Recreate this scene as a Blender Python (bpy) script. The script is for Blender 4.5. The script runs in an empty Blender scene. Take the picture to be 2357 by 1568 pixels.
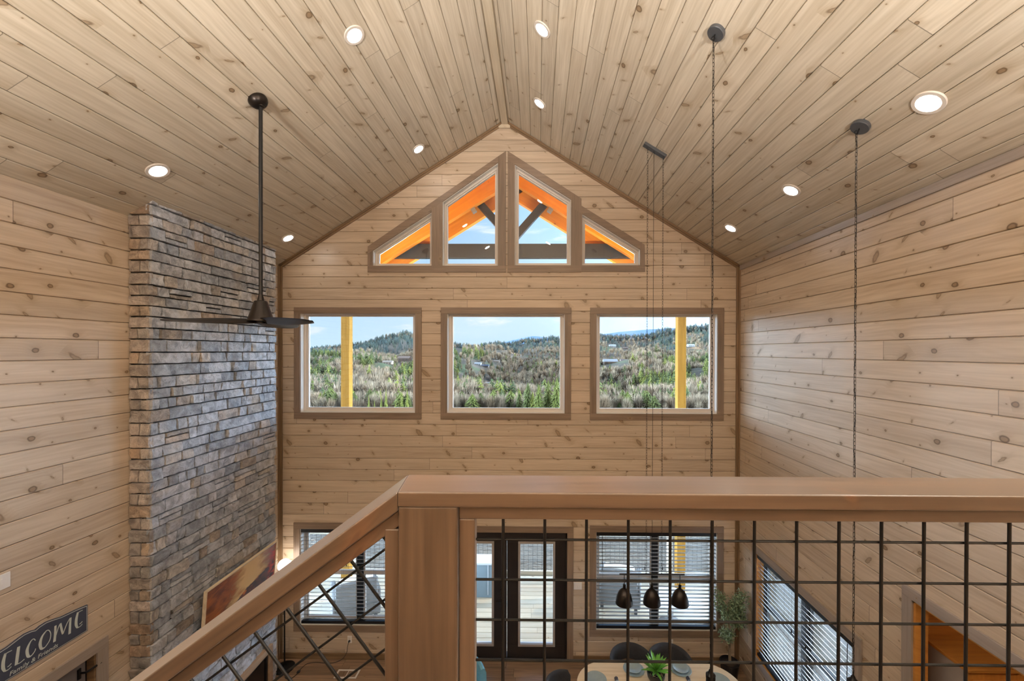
import bpy, bmesh, math, random
from mathutils import Vector, Matrix, noise as mnoise
import numpy as np

C = bpy.context.scene.collection
random.seed(7)
PI = math.pi
SC = bpy.context.scene

# ------------------------------------------------------------------ room numbers (metres)
CZ = 4.94                      # eye height above the lower floor
D = 6.555                      # window wall
XL, XR = -4.137, 3.178         # side walls
ZL, ZR = 6.305, 6.293          # eaves
AX, AZ = -0.533, 8.600         # ridge
SL = (AZ - ZL) / (AX - XL)
SR = (AZ - ZR) / (XR - AX)
YB = -2.6                      # wall behind the loft
W = 0.181                      # plank cover width
T0 = 0.146

# ------------------------------------------------------------------ mesh helpers
class MB:
    def __init__(s):
        s.v = []; s.f = []; s.uv = []; s.sm = []; s.col = []; s.usecol = False; s.curcol = (1, 1, 1, 1); s.k = 0
    def face(s, idx, uvs=None, smooth=False):
        s.f.append(tuple(idx)); s.sm.append(smooth)
        s.uv.append(list(uvs) if uvs else [(0, 0)] * len(idx)); s.col.append(s.curcol)
    def quad(s, pts, uvs=None, smooth=False):
        n = len(s.v); s.v += [tuple(p) for p in pts]; s.face(range(n, n + len(pts)), uvs, smooth)
    def obox(s, c, ax, h):
        """oriented box: centre, three unit axes, half sizes; grain (u) runs along the longest side"""
        c = Vector(c); ax = [Vector(a).normalized() for a in ax]
        L = max(range(3), key=lambda i: h[i]); s.k += 1
        ko = s.k + random.random() * .2
        uo = random.random() * 5
        n = len(s.v); P = []
        for i in (-1, 1):
            for j in (-1, 1):
                for k in (-1, 1):
                    P.append((i, j, k)); s.v.append(tuple(c + ax[0] * i * h[0] + ax[1] * j * h[1] + ax[2] * k * h[2]))
        det = ax[0].cross(ax[1]).dot(ax[2])
        for q, nrm in (((0, 1, 3, 2), 0), ((4, 6, 7, 5), 0), ((0, 4, 5, 1), 1), ((2, 3, 7, 6), 1), ((0, 2, 6, 4), 2), ((1, 5, 7, 3), 2)):
            uv = []
            for t in q:
                p = [P[t][a] * h[a] for a in range(3)]
                if nrm == L:
                    o = [a for a in range(3) if a != L]; uv.append((uo + p[o[0]] * .1, ko + p[o[1]]))
                else:
                    o = [a for a in range(3) if a not in (L, nrm)][0]
                    uv.append((uo + p[L], ko + p[o] + .35 * (nrm + 1) * .3))
            if det < 0: q = q[::-1]; uv = uv[::-1]
            s.face([n + t for t in q], uv)
    def box(s, x0, x1, y0, y1, z0, z1):
        s.obox(((x0 + x1) / 2, (y0 + y1) / 2, (z0 + z1) / 2), ((1, 0, 0), (0, 1, 0), (0, 0, 1)),
               (abs(x1 - x0) / 2, abs(y1 - y0) / 2, abs(z1 - z0) / 2))
    def beam(s, p0, p1, side, w, t):
        """bar from p0 to p1; side = direction of width w, t = thickness along the third axis"""
        p0 = Vector(p0); p1 = Vector(p1); a = (p1 - p0); L = a.length; a.normalize()
        b = Vector(side); b = (b - a * b.dot(a)).normalized(); c = a.cross(b)
        s.obox((p0 + p1) / 2, (a, b, c), (L / 2, w / 2, t / 2))
    def prism(s, poly, fn, d0, d1, caps=(True, True), udir=0):
        """poly (s,t) extruded between depth d0 and d1; fn(s,t,d)->xyz"""
        n = len(s.v); m = len(poly); s.k += 1
        for d in (d0, d1):
            for p in poly: s.v.append(tuple(fn(p[0], p[1], d)))
        uvs = [((p[0], s.k + p[1] * .98) if udir == 0 else (p[1], s.k + p[0] * .98)) for p in poly]
        a = Vector(s.v[n + 1]) - Vector(s.v[n]); b = Vector(s.v[n + 2]) - Vector(s.v[n + 1])
        out = a.cross(b); dd = Vector(s.v[n + m]) - Vector(s.v[n])
        flip = out.dot(dd) > 0
        f0 = list(range(n, n + m)); f1 = list(range(n + m, n + 2 * m))
        if caps[0]: s.face(f0[::-1] if flip else f0, uvs[::-1] if flip else uvs)
        if caps[1]: s.face(f1 if flip else f1[::-1], uvs if flip else uvs[::-1])
        for i in range(m):
            j = (i + 1) % m; q = [n + i, n + j, n + m + j, n + m + i]
            u = [uvs[i], uvs[j], (uvs[j][0], uvs[j][1] + .03), (uvs[i][0], uvs[i][1] + .03)]
            s.face(q if flip else q[::-1], u if flip else u[::-1])
    def tube(s, pts, r, n=8, caps=True, smooth=True):
        pts = [Vector(p) for p in pts]; rr = r if isinstance(r, (list, tuple)) else [r] * len(pts)
        t0 = (pts[1] - pts[0]).normalized(); nrm = t0.orthogonal().normalized(); base = len(s.v); ln = 0
        L = [0]
        for i in range(1, len(pts)): L.append(L[-1] + (pts[i] - pts[i - 1]).length)
        for i, p in enumerate(pts):
            t = (pts[min(i + 1, len(pts) - 1)] - pts[max(i - 1, 0)]).normalized()
            nrm = (nrm - t * nrm.dot(t)).normalized(); b = t.cross(nrm)
            for k in range(n):
                a = 2 * PI * k / n; s.v.append(tuple(p + (nrm * math.cos(a) + b * math.sin(a)) * rr[i]))
        for i in range(len(pts) - 1):
            for k in range(n):
                k2 = (k + 1) % n; A = base + i * n
                s.face((A + k, A + k2, A + n + k2, A + n + k), ((L[i], k / n * .1), (L[i], (k + 1) / n * .1), (L[i + 1], (k + 1) / n * .1), (L[i + 1], k / n * .1)), smooth)
        if caps:
            s.face([base + k for k in range(n)][::-1]); e = base + (len(pts) - 1) * n; s.face([e + k for k in range(n)])
    def lathe(s, prof, o=(0, 0, 0), ax=(0, 0, 1), n=32, smooth=True):
        """prof: (radius, height) list turned about axis ax through o"""
        o = Vector(o); a = Vector(ax).normalized(); u = a.orthogonal().normalized(); w = a.cross(u); base = len(s.v)
        for r, h in prof:
            for k in range(n):
                t = 2 * PI * k / n; s.v.append(tuple(o + a * h + (u * math.cos(t) + w * math.sin(t)) * max(r, 1e-5)))
        for i in range(len(prof) - 1):
            for k in range(n):
                k2 = (k + 1) % n; A = base + i * n
                s.face((A + k, A + k2, A + n + k2, A + n + k), ((i * .02, k / n), (i * .02, (k + 1) / n), ((i + 1) * .02, (k + 1) / n), ((i + 1) * .02, k / n)), smooth)
        if prof[0][0] > 1e-4: s.face([base + k for k in range(n)][::-1])
        if prof[-1][0] > 1e-4:
            e = base + (len(prof) - 1) * n; s.face([e + k for k in range(n)])
    def sphere(s, c, r, n=24, m=14, sz=(1, 1, 1)):
        base = len(s.v)
        for i in range(m + 1):
            th = PI * i / m
            for k in range(n):
                a = 2 * PI * k / n
                s.v.append((c[0] + r * sz[0] * math.sin(th) * math.cos(a), c[1] + r * sz[1] * math.sin(th) * math.sin(a), c[2] - r * sz[2] * math.cos(th)))
        for i in range(m):
            for k in range(n):
                k2 = (k + 1) % n; A = base + i * n; s.face((A + k, A + k2, A + n + k2, A + n + k), None, True)
    def build(s, name, mat, parent=None, bevel=0, seg=2, label=None, loc=None):
        me = bpy.data.meshes.new(name)
        v = s.v
        if loc is not None: v = [(p[0] - loc[0], p[1] - loc[1], p[2] - loc[2]) for p in v]
        me.from_pydata(v, [], s.f)
        uvl = me.uv_layers.new(name='UVMap')
        uvl.data.foreach_set('uv', [c for fu in s.uv for p in fu for c in p])
        me.polygons.foreach_set('use_smooth', s.sm)
        if s.usecol:
            ca = me.color_attributes.new('Col', 'FLOAT_COLOR', 'CORNER')
            ca.data.foreach_set('color', [x for f, cc in zip(s.f, s.col) for _ in f for x in cc])
        me.materials.append(mat)
        if any(s.sm):
            try: me.set_sharp_from_angle(angle=math.radians(38))
            except Exception: pass
        o = bpy.data.objects.new(name, me); C.objects.link(o)
        if loc is not None: o.location = loc
        if bevel:
            b = o.modifiers.new('edge', 'BEVEL'); b.width = bevel; b.segments = seg; b.limit_method = 'ANGLE'; b.angle_limit = math.radians(40)
        if parent is not None:
            o.parent = parent
            o.matrix_parent_inverse = Matrix.Translation(-Vector(parent.location))
        if label: o['label'] = label
        return o

def tag(o, label=None, cat=None, group=None, kind=None):
    if label: o['label'] = label
    if cat: o['category'] = cat
    if group: o['group'] = group
    if kind: o['kind'] = kind
    return o

def thing(name, loc, label, cat, group=None):
    o = bpy.data.objects.new(name, None); C.objects.link(o); o.location = loc; o.empty_display_size = .1
    return tag(o, label, cat, group)

def struct(o, label=None):
    o['kind'] = 'structure'
    if label: o['label'] = label
    return o

def sempty(name, loc, label=None):
    o = bpy.data.objects.new(name, None); C.objects.link(o); o.location = loc
    return struct(o, label)

def dup(root, loc, rotz=0, label=None, group=None):
    r = root.copy(); C.objects.link(r); r.location = loc; r.rotation_euler = (0, 0, rotz)
    if label: r['label'] = label
    if group: r['group'] = group
    for ch in root.children:
        c = ch.copy(); C.objects.link(c); c.parent = r; c.matrix_parent_inverse = ch.matrix_parent_inverse.copy()
        for g in ch.children:
            d = g.copy(); C.objects.link(d); d.parent = c; d.matrix_parent_inverse = g.matrix_parent_inverse.copy()
    return r

# convex polygon clipping -------------------------------------------------------
def half(poly, a, b, c):
    """keep a*x+b*y<=c"""
    out = []; n = len(poly)
    for i in range(n):
        p, q = poly[i], poly[(i + 1) % n]
        dp = a * p[0] + b * p[1] - c; dq = a * q[0] + b * q[1] - c
        if dp <= 1e-9: out.append(p)
        if (dp < -1e-9 and dq > 1e-9) or (dp > 1e-9 and dq < -1e-9):
            t = dp / (dp - dq); out.append((p[0] + t * (q[0] - p[0]), p[1] + t * (q[1] - p[1])))
    return out
def area(p): return .5 * sum(p[i][0] * p[(i + 1) % len(p)][1] - p[(i + 1) % len(p)][0] * p[i][1] for i in range(len(p)))
def ccw(p): return p if area(p) > 0 else p[::-1]
def edges(hole):
    h = ccw(hole)
    for i in range(len(h)):
        p, q = h[i], h[(i + 1) % len(h)]
        a, b = (q[1] - p[1]), -(q[0] - p[0])          # outward normal for ccw
        yield a, b, a * p[0] + b * p[1]
def intersect(poly, conv):
    for a, b, c in edges(conv):
        poly = half(poly, a, b, c)
        if len(poly) < 3: return []
    return poly
def subtract(polys, hole):
    out = []
    for poly in polys:
        rest = poly
        for a, b, c in edges(hole):
            o = half(rest, -a, -b, -c)                # outside this edge
            if len(o) >= 3 and abs(area(o)) > 1e-7: out.append(o)
            rest = half(rest, a, b, c)
            if len(rest) < 3: break
    return out
def inset(poly, d):
    p = ccw(poly)
    L = []
    for a, b, c in edges(p):
        n = math.hypot(a, b); L.append((a / n, b / n, c / n - d))
    out = []
    for i in range(len(L)):
        a1, b1, c1 = L[i - 1]; a2, b2, c2 = L[i]
        det = a1 * b2 - a2 * b1; out.append(((c1 * b2 - c2 * b1) / det, (a1 * c2 - a2 * c1) / det))
    return out

# plank surface with real V-grooves and a slit ------------------------------------
def planks(name, outline, holes, fn, mat, w=W, t0=0., back=.15, vshape=(.006, .0055, .0017, .016), backmat=True):
    """outline: list of convex polys in (s,t); boards run along s. fn(s,t,d): d>0 goes into the wall."""
    mb = MB(); vd, vw, sw, sd = vshape
    prof = [(0, sd), (sw, sd), (sw + .0003, vd), (vw + sw, 0), (w - vw - sw, 0), (w - sw - .0003, vd), (w - sw, sd), (w, sd)]
    tmin = min(p[1] for o in outline for p in o); tmax = max(p[1] for o in outline for p in o)
    smin = min(p[0] for o in outline for p in o) - 1; smax = max(p[0] for o in outline for p in o) + 1
    i = int(math.floor((tmin - t0) / w))
    a0 = Vector(fn(0, 0, 0)); e1 = Vector(fn(1, 0, 0)) - a0; e2 = Vector(fn(0, 1, 0)) - a0; dd = Vector(fn(0, 0, 1)) - a0
    flip = e1.cross(e2).dot(dd) > 0
    while t0 + i * w < tmax:
        for (ta, da), (tb, db) in zip(prof[:-1], prof[1:]):
            A = t0 + i * w + ta; B = t0 + i * w + tb
            strip = [(smin, A), (smax, A), (smax, B), (smin, B)]
            for o in outline:
                q = intersect(strip, o)
                if len(q) < 3: continue
                qs = [q]
                for h in holes: qs = subtract(qs, h)
                for p in qs:
                    p = ccw(p); pts = []; uv = []
                    for (x, t) in p:
                        d = da + (db - da) * (t - A) / (B - A)
                        pts.append(fn(x, t, d)); tt = min(max(t, t0 + i * w + .0004), t0 + (i + 1) * w - .0004); uv.append((x, tt - t0))
                    if flip: pts = pts[::-1]; uv = uv[::-1]
                    mb.quad(pts, uv)
        i += 1
    if back:
        qs = list(outline)
        for h in holes: qs = subtract(qs, h)
        for p in qs:
            p = ccw(p); pts = [fn(x, t, back) for x, t in p]
            if not flip: pts = pts[::-1]
            mb.quad(pts, [(x, t) for x, t in p])
    return mb.build(name, mat)

# ------------------------------------------------------------------ materials
class N:
    def __init__(s, name):
        s.m = bpy.data.materials.new(name); s.m.use_nodes = True; s.t = s.m.node_tree; s.t.nodes.clear()
        s.out = s.t.nodes.new('ShaderNodeOutputMaterial')
    def n(s, ty, **kw):
        x = s.t.nodes.new('ShaderNode' + ty)
        for k, v in kw.items(): setattr(x, k, v)
        return x
    def set(s, sock, v):
        if isinstance(v, bpy.types.NodeSocket): s.t.links.new(v, sock)
        elif v is not None: sock.default_value = v
    def m_(s, op, a, b=None, c=None, clamp=False):
        x = s.n('Math', operation=op, use_clamp=clamp); s.set(x.inputs[0], a)
        if b is not None: s.set(x.inputs[1], b)
        if c is not None: s.set(x.inputs[2], c)
        return x.outputs[0]
    def add(s, a, b): return s.m_('ADD', a, b)
    def sub(s, a, b): return s.m_('SUBTRACT', a, b)
    def mul(s, a, b): return s.m_('MULTIPLY', a, b)
    def xyz(s, a, b, c=0.):
        x = s.n('CombineXYZ'); s.set(x.inputs[0], a); s.set(x.inputs[1], b); s.set(x.inputs[2], c); return x.outputs[0]
    def sep(s, v):
        x = s.n('SeparateXYZ'); s.set(x.inputs[0], v); return x.outputs
    def sepc(s, v):
        x = s.n('SeparateColor'); s.set(x.inputs[0], v); return x.outputs
    def mix(s, f, a, b, bt='MIX'):
        x = s.n('Mix', data_type='RGBA', blend_type=bt); s.set(x.inputs['Factor'], f)
        s.set(x.inputs[6], a if isinstance(a, bpy.types.NodeSocket) else (*a, 1)); s.set(x.inputs[7], b if isinstance(b, bpy.types.NodeSocket) else (*b, 1))
        return x.outputs[2]
    def noise(s, vec, scale=1., detail=3., rough=.5, dist=0., dims='3D'):
        x = s.n('TexNoise', noise_dimensions=dims); s.set(x.inputs['Vector'], vec); s.set(x.inputs['Scale'], scale)
        x.inputs['Detail'].default_value = detail; x.inputs['Roughness'].default_value = rough; x.inputs['Distortion'].default_value = dist
        return x.outputs['Fac']
    def ramp(s, v, a, b, c=0., d=1., smooth=True):
        x = s.n('MapRange', interpolation_type='SMOOTHSTEP' if smooth else 'LINEAR', clamp=True); s.set(x.inputs[0], v)
        s.set(x.inputs[1], a); s.set(x.inputs[2], b); s.set(x.inputs[3], c); s.set(x.inputs[4], d); return x.outputs[0]
    def white(s, vec, dims='2D'):
        x = s.n('TexWhiteNoise', noise_dimensions=dims)
        if dims == '1D': s.set(x.inputs['W'], vec)
        else: s.set(x.inputs['Vector'], vec)
        return x.outputs['Color']
    def bsdf(s, col, rough=.5, spec=.5, metal=0., normal=None, **kw):
        b = s.n('BsdfPrincipled'); s.set(b.inputs['Base Color'], col if isinstance(col, bpy.types.NodeSocket) else (*col, 1))
        s.set(b.inputs['Roughness'], rough); s.set(b.inputs['Metallic'], metal); s.set(b.inputs['Specular IOR Level'], spec)
        if normal is not None: s.set(b.inputs['Normal'], normal)
        for k, v in kw.items(): s.set(b.inputs[k], v)
        s.t.links.new(b.outputs[0], s.out.inputs[0]); return b
    def bump(s, h, dist=.001, strength=1.):
        b = s.n('Bump'); s.set(b.inputs['Height'], h); b.inputs['Distance'].default_value = dist; b.inputs['Strength'].default_value = strength
        return b.outputs[0]

def plain(name, col, rough=.5, metal=0., spec=.5, var=.06, scale=6., bumpd=0., **kw):
    s = N(name); tc = s.n('TexCoord')
    nz = s.noise(tc.outputs['Object'], scale, 5, .6)
    c = s.mix(nz, tuple(x * (1 - var) for x in col), tuple(min(1, x * (1 + var)) for x in col))
    nm = s.bump(s.noise(tc.outputs['Object'], scale * 25, 3), bumpd) if bumpd else None
    s.bsdf(c, rough, spec, metal, nm, **kw); return s.m

def wood(name, light, dark, w=None, L=3.7, knots=1., tint=.10, rough=.42, kcol=(.125, .078, .04), hcol=(.33, .235, .135), seam=.8, knotp=.55, warm=None, dens=1., spec=.5, coat=0.):
    s = N(name)
    uvn = s.n('UVMap', uv_map='UVMap'); u, v, _ = s.sep(uvn.outputs[0])
    cw = w or 1.
    vb = s.m_('DIVIDE', v, cw); b = s.m_('FLOOR', vb); vl = s.mul(s.sub(vb, b), cw)
    h = s.sepc(s.white(b, '1D'))
    if w:
        uo = s.add(s.m_('DIVIDE', u, L), s.mul(h[0], 17.3)); sg = s.m_('FLOOR', uo); fr = s.sub(uo, sg)
    else:
        sg = 3.
    c = s.sepc(s.white(s.xyz(s.add(b, .5), s.add(sg, .37), 0.), '2D'))
    # knots
    KU, KV = .40 / dens, .16
    kx = s.add(s.m_('DIVIDE', u, KU), s.mul(c[2], 91.)); ky = s.add(s.m_('DIVIDE', vl, KV), s.mul(b, 7.))
    vo = s.n('TexVoronoi', voronoi_dimensions='2D', feature='F1'); s.set(vo.inputs['Vector'], s.xyz(kx, ky)); s.set(vo.inputs['Scale'], 1.)
    px, py, _ = s.sep(vo.outputs['Position']); kc = s.sepc(vo.outputs['Color'])
    wob = s.noise(s.xyz(s.mul(u, 26.), s.mul(v, 26.), c[0]), 1., 1)
    dx = s.mul(s.sub(kx, px), KU); dy = s.mul(s.sub(ky, py), KV)
    dx = s.add(dx, s.mul(s.sub(wob, .5), .016)); dy = s.add(dy, s.mul(s.sub(wob, .5), .012))
    sh = s.mul(s.sub(kc[2], .5), 2.2)
    spike = s.ramp(kc[2], .60, .64, 0, 1)
    dx2 = s.add(dx, s.mul(s.mul(sh, dy), spike))
    dyk = s.mul(dy, s.sub(1., s.mul(spike, .55)))
    dd = s.m_('SQRT', s.add(s.m_('POWER', s.mul(dx2, .8), 2.), s.m_('POWER', dyk, 2.)))
    r = s.mul(s.add(.0035, s.mul(s.m_('POWER', kc[0], 3.), .019 * knots)), s.add(1., s.mul(spike, .15))); ex = s.m_('LESS_THAN', kc[1], knotp)
    core = s.mul(s.ramp(dd, s.mul(r, .7), s.mul(r, 1.15), 1, 0), ex)
    rim = s.mul(s.mul(s.ramp(dd, s.mul(r, .55), s.mul(r, .9), 0, 1), s.ramp(dd, s.mul(r, .95), s.mul(r, 1.3), 1, 0)), ex)
    halo = s.mul(s.m_('EXPONENT', s.mul(s.m_('POWER', s.m_('DIVIDE', dd, s.mul(r, 2.6)), 2.), -1.)), ex)
    # grain
    gu = s.add(u, s.mul(c[0], 37.)); gv = s.add(v, s.mul(halo, .012))
    streak = s.noise(s.xyz(s.mul(gu, 1.3), s.mul(gv, 26.), s.mul(c[2], 9.)), 1., 3, .55)
    low = s.noise(s.xyz(s.mul(gu, .9), s.mul(gv, 5.), s.mul(c[1], 9.)), 1., 2)
    fig = s.m_('SINE', s.add(s.mul(gv, 190.), s.add(s.mul(low, 44.), s.mul(halo, 7.))))
    fine = s.noise(s.xyz(s.mul(gu, 7.), s.mul(gv, 330.), 0.), 1., 2)
    val = s.add(s.mul(s.sub(streak, .5), 1.9), s.add(s.mul(fig, .10), s.add(s.mul(s.sub(low, .5), .9), s.mul(s.sub(fine, .5), .35))))
    val = s.m_('ADD', val, .5, clamp=True)
    base = s.mix(val, dark, light)
    if warm: base = s.mix(s.mul(c[1], .55), base, s.mix(val, tuple(x * .9 for x in warm), warm))
    tv = s.add(1. - tint, s.mul(c[0], 2 * tint))
    base = s.mix(1., base, s.xyz(tv, tv, tv), 'MULTIPLY')
    base = s.mix(s.mul(halo, .55), base, hcol)
    base = s.mix(s.mul(core, s.sub(.75, s.mul(spike, .3))), base, tuple(x * 1.7 for x in kcol)); base = s.mix(s.mul(rim, s.sub(.9, s.mul(spike, .35))), base, kcol)
    if w and seam:
        ju = s.mul(s.m_('MINIMUM', fr, s.sub(1., fr)), L); joint = s.ramp(ju, .0012, .0032, 1, 0)
        base = s.mix(s.mul(joint, seam), base, tuple(x * .25 for x in dark))
    cup = s.noise(s.xyz(s.mul(u, 1.6), s.mul(v, 9.), 0.), 1., 1)
    hgt = s.mul(cup, 5.)
    rg = s.add(rough, s.mul(s.sub(streak, .5), .12))
    s.bsdf(base, rg, spec, 0., s.bump(hgt, .0007), **({'Coat Weight': coat, 'Coat Roughness': .28, 'Coat IOR': 1.6, 'Sheen Weight': .42, 'Sheen Roughness': .35, 'Sheen Tint': (.95, .90, .9, 1)} if coat else {})); return s.m

M = {}
M['wall'] = wood('pine_wall', (.60, .495, .385), (.41, .31, .22), w=W, tint=.10, warm=(.62, .495, .365), knots=1.2, dens=1.4, knotp=.6)
M['ceil'] = wood('pine_ceiling', (.625, .555, .45), (.45, .38, .285), w=W, tint=.09, dens=1.2, knots=1.25, L=4.2, knotp=.55, rough=.46)
M['trim'] = wood('stained_trim', (.27, .195, .14), (.175, .12, .08), knots=.7, tint=.08, knotp=.22)
M['trimdark'] = wood('dark_corner_trim', (.26, .165, .09), (.15, .09, .045), knots=.5, tint=.06, knotp=.2)
M['trimgrey'] = wood('grey_stained_trim', (.36, .30, .26), (.26, .215, .185), knots=.8, tint=.06, knotp=.3)
M['ridge'] = wood('ridge_board', (.635, .555, .43), (.50, .41, .29), knots=.8, knotp=.4)
M['rail'] = wood('rail_wood', (.150, .094, .058), (.058, .034, .019), knots=.9, tint=.10, coat=.9, rough=.33, knotp=.33, kcol=(.07, .03, .015), hcol=(.2, .09, .04))
M['floor'] = wood('floor_plank', (.33, .21, .13), (.16, .10, .062), w=.18, L=1.25, tint=.28, knots=.5, knotp=.2, rough=.36)
M['deck'] = wood('deck_board', (.38, .32, .235), (.29, .24, .165), w=.14, L=4.5, tint=.12, knotp=.15, rough=.7)
M['orange'] = wood('orange_stained_wood', (.88, .31, .022), (.72, .21, .012), knots=.8, tint=.08, knotp=.3, rough=.45, kcol=(.2, .05, .01), hcol=(.45, .13, .02))
M['orangeplank'] = wood('orange_stained_plank', (.95, .50, .075), (.86, .40, .05), w=.14, tint=.06, knotp=.25, L=4., kcol=(.2, .05, .01), hcol=(.45, .13, .02))
M['pantry'] = wood('amber_pine', (.62, .27, .06), (.45, .17, .035), w=W, tint=.08, knotp=.3, hcol=(.3, .1, .03), kcol=(.12, .04, .01))
M['pantrys'] = wood('amber_pine_solid', (.64, .30, .07), (.5, .21, .045), tint=.05, knotp=.12, hcol=(.3, .1, .03))
M['postwood'] = wood('yellow_post_wood', (.20, .095, .012), (.13, .056, .005), rough=.75, spec=.08, tint=.05, knotp=.35, knots=.8, kcol=(.16, .06, .015), hcol=(.35, .17, .04))
M['table'] = wood('table_top_wood', (.82, .69, .50), (.76, .62, .43), tint=.03, knots=.2, knotp=.05, rough=.28)
M['black'] = plain('black_metal', (.018, .017, .017), .38, .6, var=.2)
M['bronze'] = plain('dark_bronze', (.035, .028, .024), .35, .8, var=.25)
M['canopy'] = plain('grey_black_canopy', (.075, .078, .085), .4, .2, var=.1)
M['blackm'] = plain('matt_black', (.015, .014, .014), .55)
M['wire'] = plain('black_wire', (.007, .007, .007), .4, 0., .35, var=.2)
M['doorblack'] = plain('dark_door_paint', (.022, .018, .017), .42, var=.1)
M['doorgrey'] = plain('grey_door_paint', (.16, .145, .15), .4, var=.05)
M['vinyl'] = plain('window_vinyl', (.72, .66, .60), .35, var=.03)
M['jamb'] = plain('white_jamb', (.80, .77, .73), .45, var=.04)
M['white'] = plain('white_plastic', (.8, .78, .75), .4, var=.02)
M['lamptrim'] = plain('lamp_trim', (.62, .56, .50), .5, var=.02)
M['chair'] = plain('charcoal_fabric', (.035, .036, .042), .9, var=.3, scale=40, bumpd=.002)
M['teal'] = plain('teal_fabric', (.16, .40, .52), .85, var=.12, scale=30, bumpd=.002)
M['plate'] = plain('blue_grey_glaze', (.30, .385, .42), .18, var=.15, scale=20)
M['napkin'] = plain('dark_linen', (.05, .05, .06), .9, var=.2, scale=60)
M['pot'] = plain('black_ceramic', (.018, .017, .018), .35)
M['pebble'] = plain('pebble_mix', (.30, .23, .17), .8, var=.75, scale=70, bumpd=.004)
M['leafaloe'] = plain('agave_leaf', (.16, .42, .07), .4, var=.45, scale=14)
M['leafolive'] = plain('olive_leaf', (.20, .28, .15), .5, var=.5, scale=25)
M['bark'] = plain('pale_bark', (.30, .24, .17), .85, var=.25, scale=30)
M['charbeam'] = plain('charcoal_painted_beam', (.02, .019, .02), .55, var=.35, scale=60)
M['galv'] = plain('galvanised_steel', (.35, .36, .36), .4, .5, var=.15)
M['slat'] = plain('espresso_blind_slat', (.30, .29, .285), .22, var=.1)
M['headrail'] = plain('black_blind_rail', (.012, .012, .014), .3)
M['signface'] = plain('slate_blue_sign', (.05, .058, .09), .55, var=.1)
M['signpaint'] = plain('pale_sign_paint', (.55, .60, .57), .6, var=.04)
M['tubgrey'] = plain('grey_tub_panel', (.13, .165, .185), .5, var=.08)
M['tubcover'] = plain('white_tub_cover', (.34, .35, .355), .6, var=.05)
M['wicker'] = plain('grey_wicker', (.05, .045, .04), .8, var=.4, scale=60, bumpd=.004)
M['cream'] = plain('cream_cushion', (.40, .365, .31), .9, var=.06)
M['soil'] = plain('dark_soil', (.05, .035, .025), .95, var=.4, scale=40)
M['firebox'] = plain('black_firebox', (.008, .008, .008), .25)
M['firetrim'] = wood('pale_fire_surround', (.42, .30, .20), (.33, .22, .14), knotp=.1)
M['exterior'] = plain('exterior_log_siding', (.42, .22, .09), .7, var=.2)
M['paneframe'] = plain('taupe_pane_frame', (.34, .31, .29), .4)
M['yard'] = plain('pale_gravel', (.50, .47, .42), .9, var=.2, scale=3.)
M['greypanel'] = plain('grey_cabinet_side', (.40, .37, .345), .45, var=.04)

def glass():
    s = N('window_glass'); tr = s.n('BsdfTransparent'); gl = s.n('BsdfGlossy'); gl.inputs['Roughness'].default_value = .01
    tr.inputs[0].default_value = (.97, .98, .98, 1)
    f = s.n('Fresnel'); f.inputs[0].default_value = 1.45
    mx = s.n('MixShader'); s.t.links.new(s.mul(f.outputs[0], .9), mx.inputs[0]); s.t.links.new(tr.outputs[0], mx.inputs[1]); s.t.links.new(gl.outputs[0], mx.inputs[2])
    s.t.links.new(mx.outputs[0], s.out.inputs[0]); return s.m
M['glass'] = glass()

def emit(name, col, st):
    s = N(name); e = s.n('Emission'); e.inputs[0].default_value = (*col, 1); e.inputs[1].default_value = st
    s.t.links.new(e.outputs[0], s.out.inputs[0]); return s.m
M['lens'] = emit('lit_lamp_lens', (1., .94, .87), 60.)
M['globe'] = emit('lit_globe', (1., .90, .78), 14.)

def stone():
    s = N('grey_ledge_stone'); tc = s.n('TexCoord'); at = s.n('VertexColor', layer_name='Col')
    o = tc.outputs['Object']
    n1 = s.noise(o, 9., 6, .65, .6); n2 = s.noise(o, 42., 4, .6); n3 = s.noise(o, 3.1, 2)
    c = s.mix(s.ramp(n1, .32, .68), (.42, .42, .43), (.92, .92, .93))
    c = s.mix(s.ramp(n3, .55, .75, 0, .35), c, (.98, .80, .60))
    c = s.mix(1., at.outputs[0], c, 'MULTIPLY')
    c = s.mix(s.ramp(n2, .56, .74, 0, .35), c, (.05, .045, .04))
    h = s.add(s.mul(n1, 1.), s.mul(n2, .45))
    s.bsdf(c, s.add(.42, s.mul(n2, .16)), .6, 0., s.bump(h, .02)); return s.m
M['stone'] = stone()
M['mortar'] = plain('dark_joint', (.03, .027, .024), .95)

# ------------------------------------------------------------------ shell: walls, ceiling, floor
upper = [(-3.80, -1.945), (-1.45, .432), (.92, 2.838)]
UZ0, UZ1 = 3.945, 5.538
lower = [(-3.808, -1.945, .535, 2.095), (.925, 2.85, .505, 2.08)]
DOOR = (-1.452, .478, 0., 2.06)
GL_S = [(-2.636, 6.288), (-1.685, 6.288), (-1.685, 7.158), (-2.636, 6.537)]
GL_B = [(-1.525, 6.288), (-.633, 6.288), (-.633, 7.935), (-1.525, 7.31)]
GR_B = [(-.378, 6.294), (.525, 6.294), (.525, 7.34), (-.378, 7.906)]
GR_S = [(.690, 6.294), (1.617, 6.294), (1.617, 6.549), (.690, 7.12)]
rect = lambda x0, x1, z0, z1: [(x0, z0), (x1, z0), (x1, z1), (x0, z1)]
holes = [rect(a, b, UZ0, UZ1) for a, b in upper] + [rect(*l) for l in lower] + [rect(DOOR[0], DOOR[1], -.2, DOOR[3]), GL_S, GL_B, GR_B, GR_S]
e = .10
zl = lambda x: ZL + SL * (x - XL)
zr = lambda x: ZR - SR * (x - XR)
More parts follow.
